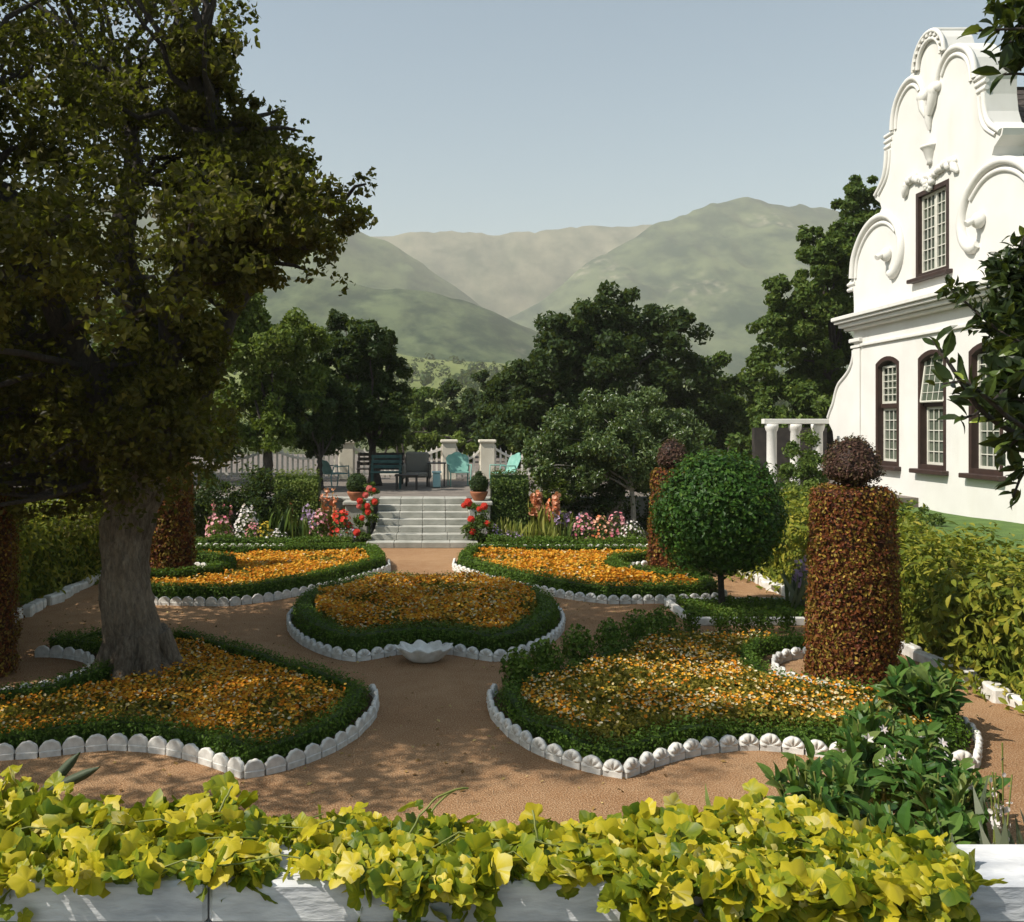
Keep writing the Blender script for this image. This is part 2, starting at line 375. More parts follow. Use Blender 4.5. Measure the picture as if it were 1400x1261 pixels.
# ---------------------------------------------------------------- world, sun, camera
SUN_EL, SUN_AZ = math.radians(47), math.radians(253)     # azimuth clockwise from +Y
w = bpy.data.worlds.new("World"); sc.world = w; w.use_nodes = True
nt = w.node_tree; bg = nt.nodes['Background']
sky = nt.nodes.new('ShaderNodeTexSky'); sky.sky_type = 'NISHITA'; sky.sun_disc = False
sky.sun_elevation = SUN_EL; sky.sun_rotation = SUN_AZ; sky.dust_density = 1.2; sky.air_density = 1.0; sky.ozone_density = 1.0; sky.altitude = 100
nt.links.new(mixc(nt, 1.0, sky.outputs[0], (.97, 1.0, .87), 'MULTIPLY'), bg.inputs[0]); bg.inputs[1].default_value = .112
ld = bpy.data.lights.new('sun', 'SUN'); ld.energy = 4.6; ld.angle = math.radians(.5); ld.color = (1, .94, .85)
lo = bpy.data.objects.new('sun', ld); COL.objects.link(lo)
S = Vector((math.sin(SUN_AZ)*math.cos(SUN_EL), math.cos(SUN_AZ)*math.cos(SUN_EL), math.sin(SUN_EL)))
lo.rotation_euler = (-S).to_track_quat('-Z', 'Y').to_euler(); lo.location = S*60
cd = bpy.data.cameras.new('camera'); cam = bpy.data.objects.new('camera', cd); COL.objects.link(cam)
cam.location = (0, 0, EYE); cam.rotation_euler = (math.pi/2, 0, 0)
cd.sensor_fit = 'HORIZONTAL'; cd.sensor_width = 36; cd.lens = 36*F/1400
cd.shift_x = (700-CX)/1400; cd.shift_y = -(630.5-HY)/1400
cd.clip_start = .05; cd.clip_end = 20000
sc.camera = cam
sc.view_settings.view_transform = 'Standard'; sc.view_settings.look = 'None'; sc.view_settings.gamma = 1; sc.view_settings.exposure = .7
sc.cycles.max_bounces = 6; sc.cycles.diffuse_bounces = 3; sc.cycles.glossy_bounces = 2; sc.cycles.transmission_bounces = 4; sc.cycles.transparent_max_bounces = 6
sc.cycles.volume_bounces = 0
sc.cycles.use_denoising = True

# ---------------------------------------------------------------- ground and far land
def sheet(x0, x1, y0, y1, z, nx=1, ny=1):
    m = M(); xs = np.linspace(x0, x1, nx+1); ys = np.linspace(y0, y1, ny+1)
    V = np.array([(x, y, z) for y in ys for x in xs])
    Fc = [[j*(nx+1)+i, j*(nx+1)+i+1, (j+1)*(nx+1)+i+1, (j+1)*(nx+1)+i] for j in range(ny) for i in range(nx)]
    return m.add(V, Fc)
struct('ground', sheet(-6000, 6000, -300, 9000, -.012), MAT['earth'])
struct('gravel_path', sheet(-7.6, 5.95, 2.2, 20.3, 0), MAT['gravel'])

def hill(name, ridge, D, foot, mat, amp, seed, back=500, noff=0, ny=80):
    ridge = np.array(ridge, float)
    xs = np.linspace(ridge[0, 0], ridge[-1, 0], 420)
    ry = np.interp(xs, ridge[:, 0], ridge[:, 1])
    k = np.ones(5)/5; ry = np.convolve(np.pad(ry, 2, 'edge'), k, 'valid')
    X = (xs-CX)*D/F; Z = np.maximum(EYE-(ry-HY)*D/F, -4)
    t = np.concatenate([np.linspace(0, 1, ny), 1+np.linspace(.06, 1, 8)])
    V = []
    for tt in t:
        if tt <= 1: Y = foot+(D-foot)*tt; f = tt**1.35*.75+tt*.25
        else: Y = D+back*(tt-1); f = 1-(tt-1)*.9
        V.append(np.stack([X, np.full_like(X, Y), Z*f-3*(1-min(tt, 1))], 1))
    V = np.array(V); sh = V.shape; V = V.reshape(-1, 3)
    tt = np.repeat(np.minimum(t, 1), sh[1])
    n = fnoise(V*np.array([1, .35, 0])+seed*91.7, 1/180., seed, 5)-.48
    rdg = -np.abs(fnoise(V*np.array([1, .25, 0])+seed*13.1, 1/90., seed+5, 4)-.47)
    V[:, 2] += amp*(n*1.2+rdg*2.4+.2)*np.clip(tt*3, 0, 1)*np.clip((1.15-tt)*3, .25, 1)
    V[:, 2] += amp*.35*(fnoise(V*np.array([1, .5, 0])+seed*5.3, 1/32., seed+9, 3)-.45)*np.clip(tt*3, 0, 1)
    m = M(); nx = sh[1]
    Fc = np.array([[j*nx+i, j*nx+i+1, (j+1)*nx+i+1, (j+1)*nx+i] for j in range(sh[0]-1) for i in range(nx-1)])
    m.add(V, Fc, 0, None, True)
    return struct(name, m, mat)
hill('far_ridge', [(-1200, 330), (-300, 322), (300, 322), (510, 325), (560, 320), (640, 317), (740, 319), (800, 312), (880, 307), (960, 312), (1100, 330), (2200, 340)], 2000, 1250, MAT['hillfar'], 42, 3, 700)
hill('right_mountain', [(430, 590), (560, 520), (640, 470), (690, 440), (730, 418), (800, 362), (860, 328), (900, 304), (960, 283), (1010, 271), (1050, 277), (1080, 281), (1140, 285), (1250, 300), (1500, 275), (2400, 270)], 1500, 600, MAT['hillright'], 44, 11, 700)
hill('left_mountain', [(-1800, 250), (-600, 260), (200, 275), (400, 290), (470, 305), (510, 325), (560, 349), (600, 378), (640, 408), (700, 446), (760, 480), (860, 530), (960, 585)], 1350, 560, MAT['hillleft'], 26, 21, 600)
hill('foothill', [(-1500, 330), (100, 370), (400, 378), (480, 384), (520, 391), (600, 404), (660, 420), (735, 452), (800, 490), (900, 540), (1000, 585)], 800, 330, MAT['foothill'], 16, 33, 250)
hill('valley_slope', [(-1500, 440), (300, 455), (480, 470), (560, 490), (650, 497), (750, 505), (900, 520), (1400, 500), (2400, 430)], 420, 90, MAT['meadow'], 9, 41, 150)
# scrub trees dotted over the valley slope read as one far mass
m = M()
pts = np.stack([R.uniform(-190, 260, 900), R.uniform(170, 415, 900)], 1)
hz = np.interp(pts[:, 0]*F/420+CX, [-1500, 300, 480, 560, 650, 750, 900, 1400], [440, 455, 470, 490, 497, 505, 520, 500])
for (x, y), hy in zip(pts, hz):
    tt = (y-90)/330.; z = (EYE-(hy-HY)*420/F)*(tt**1.35*.75+tt*.25)-1
    rr = R.uniform(1.2, 3.4); d = rdir(26)
    scatter(m, DIA, np.array([x, y, z+rr*.6])+d*rr*R.uniform(.5, 1, (26, 1)), d, rr*.75)
tag(m.obj('far_scrub', MAT['dark']), 'scattered dark scrub trees on the pale green valley slope', 'scrub', kind='stuff')
# air
m = M(); box(m, (0, 1800, 247), (9000, 5000, 498)); hz = m.obj('haze', [])
hz.data.materials.clear()
mt = bpy.data.materials.new('haze air'); mt.use_nodes = True; n2 = mt.node_tree; n2.nodes.clear()
o_ = n2.nodes.new('ShaderNodeOutputMaterial'); pv = n2.nodes.new('ShaderNodeVolumePrincipled')
pv.inputs['Color'].default_value = (1, .97, .86, 1); pv.inputs['Density'].default_value = .0004; pv.inputs['Anisotropy'].default_value = 0
n2.links.new(pv.outputs[0], o_.inputs['Volume']); hz.data.materials.append(mt)
tag(hz, 'pale haze over the valley between the garden trees and the mountains', 'haze', kind='stuff')

# upper terrace behind the steps, lawn by the house
TZ = .84
m = M(); box(m, (0, 35.2+.45, TZ/2-.006), (60, 30, TZ)); struct('terrace_ground', m, MAT['paving'])
m = M()
prof = [(5.9, -.02), (6.1, .3), (6.6, .5), (8, .58), (11, .62), (40, .62)]
ys = np.linspace(2, 20.6, 20)
V = np.array([(x, y, z+.03*math.sin(y*1.3+x)) for y in ys for x, z in prof])
struct('lawn', m.add(V, [[j*6+i, j*6+i+1, j*6+i+7, j*6+i+6] for j in range(19) for i in range(5)], 0, None, True), MAT['grass'])
m = M(); box(m, (0, -2.2, .45), (16, 8.8, .9)); struct('viewing_terrace', m, MAT['paving'])

# ---------------------------------------------------------------- plants: builders
def leafcluster_crown(m, blobs, nleaf, size, tmpl=DIA, sub=9, subr=.42, upbias=.25, mat=0, shell=.55):
    w_ = np.array([b[3]**2 for b in blobs]); w_ = w_/w_.sum()
    for (cx, cy, cz, r), ww in zip(blobs, w_):
        k = max(4, int(nleaf*ww)); c = np.array([cx, cy, cz])
        d = rdir(sub); sc_ = c+d*r*R.uniform(shell, .98, (sub, 1))*np.array([1, 1, .9])
        sr = r*subr*R.uniform(.5, 1.35, sub)
        wh = R.integers(0, sub, k)
        dd = rdir(k); rad = R.random(k)**.45
        pos = sc_[wh]+dd*(sr[wh]*rad)[:, None]*np.array([1, 1, .8])
        nr = unit(dd*.35+d[wh]*.2+np.array([0, 0, upbias])+R.normal(size=(k, 3))*.75)
        rn = np.clip(R.normal(.42, .2, k)+.1*(R.random(sub)[wh]-.5), 0, 1)
        scatter(m, tmpl, pos, nr, size*R.uniform(.65, 1.3, k), mat, rn)
    return m
def pxblobs(L, jit=.0):
    out = []
    for (x, y, r, Y) in L:
        Yj = Y+R.uniform(-jit, jit); p = P(x, y, Yj); out.append((p[0], p[1], p[2], r*Yj/F))
    return out
def branch_path(a, b, n=7, sag=.12, wob=.06):
    a, b = np.array(a, float), np.array(b, float); L = np.linalg.norm(b-a)
    t = np.linspace(0, 1, n)[:, None]
    p = a+(b-a)*t; p[:, 2] += (np.sin(t[:, 0]*np.pi)*sag*L)
    p[1:-1] += R.normal(size=(n-2, 3))*wob*L*.28
    return p
def trunk_mesh(base, top, r0, r1, targets, seed=0, seg=14, flare=1.5, nb=9):
    m = M(); base, top = np.array(base, float), np.array(top, float)
    t = np.linspace(0, 1, nb)
    pts = base+(top-base)*t[:, None]; pts[1:-1, :2] += R.normal(size=(nb-2, 2))*r0*.12
    rad = r0+(r1-r0)*t; rad *= 1+(flare-1)*np.exp(-t*9)
    tube(m, pts, rad, seg, rough=.16, seed=seed)
    for q in targets:
        st = pts[R.integers(nb*2//3, nb)]
        rr = r1*R.uniform(.35, .6)
        tube(m, branch_path(st, q), np.linspace(rr, rr*.2, 7), 7, rough=.1, seed=seed+3)
    return m
def tree(name, label, cat, base, top, r0, blobs, nleaf, size, leaf, barkm='barkdark', group=None, tmpl=DIA, sub=9, subr=.42, targets=None, ptop=.5):
    t = thing(name, label, cat, base, group)
    tg = targets if targets is not None else [np.array(b[:3]) for b in blobs][:14]
    trunk_mesh(base, top, r0, r0*ptop, tg, seg=12).obj('trunk', MAT[barkm], t)
    m = M(); leafcluster_crown(m, blobs, int(nleaf*1.7), size*1.08, tmpl, sub+8, subr-.07); m.obj('crown', MAT[leaf], t)
    return t

# hedge swept along a line of ground points
def resample(pts, step):
    pts = np.asarray(pts, float); d = np.concatenate([[0], np.cumsum(np.linalg.norm(np.diff(pts, axis=0), axis=1))])
    n = max(2, int(round(d[-1]/step))+1); s = np.linspace(0, d[-1], n)
    return np.stack([np.interp(s, d, pts[:, k]) for k in range(pts.shape[1])], 1)
def smooth_line(pts, it=2, closed=False):
    pts = np.asarray(pts, float)
    for _ in range(it):
        q = []
        n = len(pts)
        for i in range(n if closed else n-1):
            a, b = pts[i], pts[(i+1) % n]; q += [a*.75+b*.25, a*.25+b*.75]
        if not closed: q = [pts[0]]+q[1:-1]+[pts[-1]]
        pts = np.array(q)
    return pts
def hedge_mesh(line, width, height, dens, leaf, closed=False, rough=.02, hn=0.0, hscale=3., base=0.0, tmpl=DIA, seed=0, up=.25, corner=.03, coreshrink=.035, bulge=0.0):
    m = M(); L = np.asarray(line, float)
    if closed: L = np.concatenate([L, L[:1]])
    L = resample(L, .06 if width < .6 else .12); n = len(L)
    T = np.gradient(L, axis=0)
    if closed: T[0] = T[-1] = (L[1]-L[0])+(L[-1]-L[-2])
    T = unit(T); N = np.stack([T[:, 1], -T[:, 0]], 1)
    L3 = np.concatenate([L, np.zeros((n, 1))], 1)
    hh = height*(1+hn*2*(vnoise(L3, hscale, seed)-.5)) if np.isscalar(height) else np.interp(np.linspace(0, 1, n), np.linspace(0, 1, len(height)), height)*(1+hn*2*(vnoise(L3, hscale, seed)-.5))
    ww = width*(1+hn*.8*(vnoise(L3, hscale*1.4, seed+9)-.5))
    # core
    cs = coreshrink
    ring = [(-.5, 0), (-.5, .85), (-.42, 1), (.42, 1), (.5, .85), (.5, 0)]
    V = np.array([[(L[i, 0]+N[i, 0]*a*(ww[i]-2*cs), L[i, 1]+N[i, 1]*a*(ww[i]-2*cs), base+b*(hh[i]-cs)) for a, b in ring] for i in range(n)]).reshape(-1, 3)
    Fc = [[i*6+k, i*6+k+1, (i+1)*6+k+1, (i+1)*6+k] for i in range(n-1) for k in range(5)]+[[0, 1, 2, 3, 4, 5], [(n-1)*6+k for k in range(5, -1, -1)]]
    m.add(V, Fc, 0, .02)
    # leaves
    length = np.sum(np.linalg.norm(np.diff(L, axis=0), axis=1)); hm = float(np.mean(hh))
    per = width+2*hm; cnt = int(length*per*dens)
    s = R.random(cnt)*(n-1); i = np.floor(s).astype(int); f = (s-i)[:, None]; j = np.minimum(i+1, n-1)
    c = L[i]*(1-f)+L[j]*f; nn = unit(N[i]*(1-f)+N[j]*f); h = hh[i]*(1-f[:, 0])+hh[j]*f[:, 0]; wd = ww[i]*(1-f[:, 0])+ww[j]*f[:, 0]
    u = R.random(cnt)*per
    side = np.where(u < hm, -1, np.where(u < hm+width, 0, 1))
    a = np.where(side == 0, (u-hm)/width-.5, side*.5); b = np.where(side == -1, u/hm, np.where(side == 1, (u-hm-width)/hm, 1.0))
    # round the top edges
    edge = np.clip((np.abs(a)*2-.75)/.25, 0, 1)*np.clip((b-.8)/.2, 0, 1)
    pos = np.stack([c[:, 0]+nn[:, 0]*a*wd*(1-.12*edge), c[:, 1]+nn[:, 1]*a*wd*(1-.12*edge), base+b*h*(1-.08*edge)], 1)
    nr = np.stack([nn[:, 0]*side, nn[:, 1]*side, (side == 0)*1.0+edge*.5], 1)
    if bulge: pos += nr*(bulge*2*(fnoise(pos, 1.7, seed, 3)-.42))[:, None]
    pos += nr*R.normal(0, rough, (cnt, 1))
    nr = unit(nr+R.normal(size=(cnt, 3))*.55+np.array([0, 0, up]))
    rn = np.clip(R.normal(.45, .2, cnt), 0, 1)
    scatter(m, tmpl, pos, nr, leaf*R.uniform(.7, 1.3, cnt), 0, rn)
    return m
def hedge(name, label, cat, line, width, height, dens, leaf, mat, group=None, **kw):
    return tag(hedge_mesh(line, width, height, dens, leaf, **kw).obj(name, MAT[mat]), label, cat, group)

# body of revolution covered with small leaves
def lathe_leaves(m, prof, c, dens, leaf, rough=.02, up=.2, mat=0, tmpl=DIA, lump=0.0, rndf=None, seed=0, core=.93):
    lathe(m, [(r*core, z if r > .01 else z) for r, z in prof], c, 28, mat, .03)
    pr = np.array(prof, float); seg = np.diff(pr, axis=0); ln = np.linalg.norm(seg, axis=1)
    area = ln*np.pi*(pr[:-1, 0]+pr[1:, 0]); n = int(area.sum()*dens)
    k = R.choice(len(seg), n, p=area/area.sum()); t = R.random(n)
    r = pr[k, 0]+seg[k, 0]*t; z = pr[k, 1]+seg[k, 1]*t; a = R.uniform(0, 2*np.pi, n)
    nr2 = np.stack([seg[k, 1], -seg[k, 0]], 1); nr2 /= np.linalg.norm(nr2, axis=1)[:, None]+1e-9
    nr = np.stack([np.cos(a)*nr2[:, 0], np.sin(a)*nr2[:, 0], nr2[:, 1]], 1)
    pos = np.stack([np.cos(a)*r, np.sin(a)*r, z], 1)
    pos += nr*(R.normal(0, rough, n)+lump*2*(fnoise(pos+seed, 4., seed, 2)-.38))[:, None]
    rn = np.clip(R.normal(.45, .22, n), 0, 1) if rndf is None else rndf(pos, n)
    nr = unit(nr+R.normal(size=(n, 3))*.5+np.array([0, 0, up]))
    return scatter(m, tmpl, pos+np.array(c), nr, leaf*R.uniform(.65, 1.35, n), mat, rn)

# ---------------------------------------------------------------- parterre
def scallop_mesh():
    w_, h0, hs = .105, .055, .105
    m = M(); V = []; nr = 6; na = 36
    for side in (0, 1):
        for i in range(nr+1):
            s = i/nr
            for k in range(na+1):
                a = math.pi*k/na
                rib = abs(math.sin(a*4.5))
                r = s*w_*(1 if 0 < i < nr else 1)*(1+.035*(rib-.5)*(i == nr))
                y = (-.016-.028*math.sin(s*math.pi*.8+.3)*(.15+.85*rib)*min(1, s*1.6) if side == 0 else .02)
                if i == nr and side == 0: y = -.012-.008*rib
                V.append((math.cos(a)*r, y, h0+math.sin(a)*r*hs/w_))
    n1 = (nr+1)*(na+1); Fc = []
    for i in range(nr):
        for k in range(na):
            q = [i*(na+1)+k, (i+1)*(na+1)+k, (i+1)*(na+1)+k+1, i*(na+1)+k+1]
            Fc.append(q); Fc.append([x+n1 for x in q[::-1]])
    for k in range(na):
        a = nr*(na+1)+k; Fc.append([a, a+n1, a+n1+1, a+1])
    m.add(V, Fc, 0, None, True)
    box(m, (0, 0, .025), (.2, .056, .07), bev=.006)
    return m.mesh('tile', MAT['limewash'])
TILE = scallop_mesh()
def edging(label, line, group, scale=.77, step=.215):
    L = resample(np.asarray(line)[:, :2], step*scale); c = L.mean(0)
    e = thing('scallop_edging', label, 'edging', (c[0], c[1], 0), group)
    for i in range(len(L)-1):
        mid = (L[i]+L[i+1])/2; d = L[i+1]-L[i]
        o = bpy.data.objects.new('tile', TILE); COL.objects.link(o); o.parent = e
        o.location = (mid[0]-c[0], mid[1]-c[1], 0); o.rotation_euler = (R.normal(0, .02), R.normal(0, .02), math.atan2(d[1], d[0])+R.normal(0, .03))
        o.scale = (scale*np.linalg.norm(d)/(step*scale)*1.0, scale, scale*R.uniform(.96, 1.04))
    return e
def offset(poly, d):                # inward offset of a closed counter-clockwise outline
    p = resample(np.concatenate([poly, poly[:1]]), .05)[:-1]
    T = unit(np.roll(p, -3, 0)-np.roll(p, 3, 0)); N = np.stack([-T[:, 1], T[:, 0]], 1)
    q = p+N*d
    # drop points that come closer than d to the outline
    D = np.min(np.linalg.norm(q[:, None]-p[None], axis=2), axis=1)
    return q[D > abs(d)*.96]
def inside(pts, poly):
    x, y = pts[:, 0], pts[:, 1]; r = np.zeros(len(pts), bool); n = len(poly)
    for i in range(n):
        x1, y1 = poly[i]; x2, y2 = poly[(i+1) % n]
        c = ((y1 > y) != (y2 > y)) & (x < (x2-x1)*(y-y1)/(y2-y1+1e-12)+x1)
        r ^= c
    return r
def fill(poly, z):
    m = M(); pts = [Vector((p[0], p[1], 0)) for p in poly]
    tri = tessellate_polygon([pts])
    V = np.array([(p[0], p[1], z) for p in poly])
    return m.add(V, [list(t) for t in tri])
def sample_poly(poly, n):
    lo_, hi = poly.min(0), poly.max(0); out = []
    while sum(map(len, out)) < n:
        q = R.uniform(lo_, hi, (n*2, 2)); out.append(q[inside(q, poly)])
    return np.concatenate(out)[:n]
def area(poly):
    x, y = poly[:, 0], poly[:, 1]; return abs(np.sum(x*np.roll(y, -1)-y*np.roll(x, -1)))/2
def carpet(name, label, poly, fl_dens, lf_dens, pale=.0, hgt=.17, size=.05, lf=.06, dome=.0, seed=0, pal2=None, hmod=.5):
    A = area(poly); m = M(); c = poly.mean(0)
    n = int(A*lf_dens); q = sample_poly(poly, n)
    q3 = np.concatenate([q, np.zeros((n, 1))], 1); hN = fnoise(q3, 1.6, seed, 3)
    dd = np.linalg.norm(q-c, axis=1)/(np.sqrt(A/np.pi)*1.2)
    top = hgt*(1-hmod+2*hmod*hN)+dome*np.clip(1-dd*dd, 0, 1)
    z = top*R.random(n)**.5
    scatter(m, DIA, np.concatenate([q, z[:, None]], 1), rdir(n)+np.array([0, 0, .8]), lf*R.uniform(.6, 1.3, n), 0)
    n = int(A*fl_dens); q = sample_poly(poly, n*2)
    q3 = np.concatenate([q, np.zeros((len(q), 1))], 1)
    keep = fnoise(q3, 2.2, seed+4, 3)+R.normal(0, .12, len(q)) > .42
    q = q[keep][:n]; n = len(q); q3 = q3[keep][:n]; hN = fnoise(q3, 1.6, seed, 3)
    dd = np.linalg.norm(q-c, axis=1)/(np.sqrt(A/np.pi)*1.2)
    z = hgt*(1-hmod+2*hmod*hN)+dome*np.clip(1-dd*dd, 0, 1)+R.normal(.015, .02, n)
    mt = (R.random(n) < pale).astype(np.int32)+1
    nr = R.normal(size=(n, 3))*.45+np.array([0, -.15, 1])
    scatter(m, DISC5, np.concatenate([q, z[:, None]], 1), nr, size*R.uniform(.7, 1.25, n), mt)
    return tag(m.obj(name, [MAT['soilleaf'], MAT['marigold'], MAT[pal2 or 'palepetal']]), label, 'flowers', kind='stuff')

def arc(c, r, a0, a1, n=18):
    a = np.radians(np.linspace(a0, a1, n)); return np.stack([c[0]+r*np.cos(a), c[1]+r*np.sin(a)], 1)
# near bed, right-hand version (counter-clockwise); the left one is its mirror
A_ = G(850, 1065)[:2]
front = np.array([G(x, y)[:2] for x, y in [(850, 1065), (900, 1046), (950, 1032), (1000, 1026), (1040, 1025), (1085, 1029), (1120, 1035)]]+[(3.4, 6.78), (3.95, 6.62)])
rightside = np.array([(4.25, 7.1), (4.35, 7.5), (4.36, 8.12)])
NOTCH = np.array([4.22, 9.02])
notch = arc(NOTCH, .88, -80, -282, 26)
backe = np.array([(4.35, 10.25), (3.4, 10.5), (2.75, 10.45), (2.2, 10.0), (1.55, 9.35), (1.0, 8.78), (.62, 8.42)])
inner = np.array([G(x, y)[:2] for x, y in [(668, 962), (675, 985), (700, 1010), (730, 1028), (760, 1041), (800, 1054)]])
near_r = np.concatenate([front, rightside, notch, backe, inner])
near_l = near_r[::-1]*np.array([-1, 1])+np.array([.03, 0])
# far bed
tip = np.array([G(x, y)[:2] for x, y in [(620, 780), (665, 795), (720, 808), (780, 820), (833, 826)]])
far_r = np.concatenate([tip, [(3.2, 12.75), (4.0, 12.85), (4.25, 13.2), (4.25, 14.3)], arc((4.12, 15.25), .9, -78, -280, 22),
                        [(4.25, 17.0), (3.9, 17.35), (3.0, 17.3), (1.9, 17.45), (.95, 17.5), (.62, 17.2), (.42, 16.3)]])
far_l = far_r[::-1]*np.array([-1, 1])+np.array([-.33, -.15])
# centre bed
cc = np.array([-.07, 11.85])
half = np.array([(0, 10.0), (.32, 9.93), (.55, 9.72), (.78, 9.6), (1.15, 9.95), (1.5, 10.55), (1.72, 11.3), (1.74, 12.1), (1.55, 12.9), (1.2, 13.5), (.8, 13.85), (.45, 13.85), (.2, 13.7), (0, 13.65)])
half = smooth_line(half, 1)
cen = np.concatenate([half, (half*np.array([-1, 1]))[::-1][1:-1]])+np.array([cc[0], 0])

GE = 'white scallop edging around the flower beds'
GH = 'clipped box hedges around the flower beds'
def bed(pos_words, poly, tilepaths, hdens, leaf, hgt, hw, fl, lf, carpet_kw, hk={}, hoff=.19):
    struct('bed_soil', fill(resample(np.concatenate([poly, poly[:1]]), .12)[:-1], .035), MAT['soil'])
    for lab, line in tilepaths: edging(lab, line, GE)
    hl = offset(poly, hoff)
    hedge('box_hedge', 'low clipped box hedge outlining '+pos_words, 'hedge', hl, hw, hgt, hdens, leaf, 'box', GH, closed=True, **hk)
    inn = offset(poly, hoff+hw*.5+.03)
    carpet('flower_carpet', 'orange marigolds filling '+pos_words, inn, fl, lf, **carpet_kw)
fr_all = np.concatenate([inner[::1], front, rightside[:2]])
mir = lambda a: (a*np.array([-1, 1])+np.array([.03, 0]))
bed('the near right bed beside the rusty clipped column', near_r,
    [('white scallop tiles along the front of the near right bed', np.concatenate([[[.6, 8.42]], fr_all])), ('white scallop tiles ringing the foot of the near rusty topiary column', arc(NOTCH, .8, -85, -275, 24))],
    3600, .027, .17, .145, 720, 4600, dict(pale=.32, hgt=.2, size=.028, lf=.05, seed=3), dict(hn=.3, hscale=4, rough=.03, seed=2), .17)
bed('the near left bed around the foot of the oak', near_l,
    [('white scallop tiles along the front of the near left bed below the oak', np.concatenate([[[-.57, 8.42]], mir(fr_all)])), ('white scallop tiles in the notch at the far left, by the dark topiary column', mir(arc(NOTCH, .8, -85, -275, 24)))],
    3600, .027, .18, .145, 1300, 2600, dict(pale=.1, hgt=.1, size=.03, lf=.05, seed=8), dict(hn=.16, hscale=4, rough=.022, seed=5), .17)
ce = np.concatenate([cen, cen[:1]])
bed('the round bed in the middle of the garden', cen, [('white scallop tiles ringing the round middle bed', ce)],
    2800, .032, .26, .22, 1500, 3200, dict(pale=.12, hgt=.24, size=.036, lf=.06, dome=.12, seed=12), dict(rough=.025))
fl_line = np.concatenate([tip, [(3.2, 12.75), (4.0, 12.85), (4.25, 13.2)]])
bed('the far right bed before the sunlit border', far_r,
    [('white scallop tiles along the front of the far right bed', np.concatenate([[[.42, 16.3]], fl_line])), ('white scallop tiles ringing the far right topiary column', arc((4.12, 15.25), .8, -80, -280, 22))],
    2000, .038, .24, .19, 1300, 1500, dict(pale=.05, hgt=.14, size=.045, lf=.06, seed=15), dict(rough=.02))
mirf = lambda a: (np.asarray(a)*np.array([-1, 1])+np.array([-.33, -.15]))
bed('the far left bed behind the oak trunk', far_l,
    [('white scallop tiles along the front of the far left bed', mirf(np.concatenate([[[.42, 16.3]], fl_line]))), ('white scallop tiles around the red brown column in the far left bed', mirf(arc((4.12, 15.25), .8, -80, -280, 22)))],
    2000, .038, .26, .2, 1100, 1300, dict(pale=.05, hgt=.12, size=.045, lf=.06, seed=19), dict(rough=.012))
# taller ragged shrubs along the back of the near right bed
GS = 'dark shrubs along the back of the near right bed'
for k, (x, y, Y, r, lab) in enumerate([(708, 945, 8.55, .17, 'small dark shrub at the inner tip of the near right bed'), (745, 928, 8.9, .17, 'second dark shrub back from the inner tip of the near right bed'), (790, 912, 9.35, .2, 'wide dark shrub midway along the back of the near right bed'),
                                       (835, 893, 9.75, .18, 'dark shrub right of the wide one along the back of the near right bed'), (873, 876, 10.1, .21, 'bushy dark shrub near the back corner of the near right bed'), (907, 858, 10.4, .2, 'tallest dark shrub at the back corner of the near right bed')]):
    p = P(x, y, Y); m = M()
    n = 900; d = rdir(n); pos = np.array([p[0], p[1], .2])+d*np.array([r, r, r*1.25])*R.random((n, 1))**.4
    pos[:, 2] = np.maximum(pos[:, 2], .02)
    scatter(m, DIA, pos, d+R.normal(size=(n, 3))*.6, .05*R.uniform(.6, 1.3, n)); tag(m.obj('dark_shrub', MAT['box']), lab, 'shrub', GS)
GS2 = 'small shrubs in a row before the square plot'
for k, x in enumerate((945, 988, 1015, 1043, 1075)):
    p = P(x, 862, 10.95); m = M(); n = 420; d = rdir(n)
    r = .12+.03*(k % 2); pos = np.array([p[0], 10.95, .16])+d*np.array([r, r, .17])*R.random((n, 1))**.4; pos[:, 2] = np.maximum(pos[:, 2], .02)
    scatter(m, DIA, pos, d+R.normal(size=(n, 3))*.6, .045*R.uniform(.6, 1.3, n))
    tag(m.obj('young_shrub', MAT['box']), ['leftmost small shrub in the row before the square plot', 'second small shrub from the left before the square plot', 'middle small shrub in the row before the square plot', 'fourth small shrub from the left before the square plot', 'rightmost small shrub in the row, beside the rusty column'][k], 'shrub', GS2)

m = M(); n = 3200; q = np.stack([R.uniform(-5, 4.6, n), 5.2+R.random(n)**.7*9], 1)
free = ~(inside(q, near_l) | inside(q, near_r) | inside(q, cen) | inside(q, far_r) | inside(q, far_l)); q = q[free]
q = q[fnoise(np.concatenate([q, q[:, :1]*0], 1), .9, 5, 3)+R.normal(0, .08, len(q)) > .42]; n = len(q)
scatter(m, DIA, np.concatenate([q, np.full((n, 1), .008)], 1), R.normal(size=(n, 3))*.3+np.array([0, 0, 1]), R.uniform(.018, .05, n))
tag(m.obj('leaf_litter', MAT['litter']), 'small fallen leaves strewn over the gravel below the oak', 'leaves', kind='stuff')
# clipped columns
def column(name, x, y, z, r0, r1, h, label, mat, cap=True, knob=.3, dens=4200, leaf=.036):
    t = thing(name, label, 'topiary', (x, y, z))
    m = M()
    prof = [(r0*1.02, 0), (r0*1.03, h*.2), (r0, h*.4), ((r0+r1)/2, h*.7), (r1, h*.97), (r1*.93, h), (0, h+.02)]
    lathe_leaves(m, prof, (x, y, z), dens, leaf, .02, .1, lump=.045, seed=int(x*10)); m.obj('clipped_drum', MAT[mat], t)
    if cap:
        m = M(); k = knob
        pr = [(.07, h-.02), (.08, h+.06), (k*.7, h+.1), (k, h+.14), (k*1.03, h+.18), (k*.95, h+.28), (k*.78, h+.38), (k*.5, h+.46), (k*.2, h+.495), (0, h+.5)]
        lathe_leaves(m, pr, (x, y, z), dens, leaf*.85, .02, .1, lump=.05, seed=4); m.obj('topknot', MAT['topknot'], t)
    return t
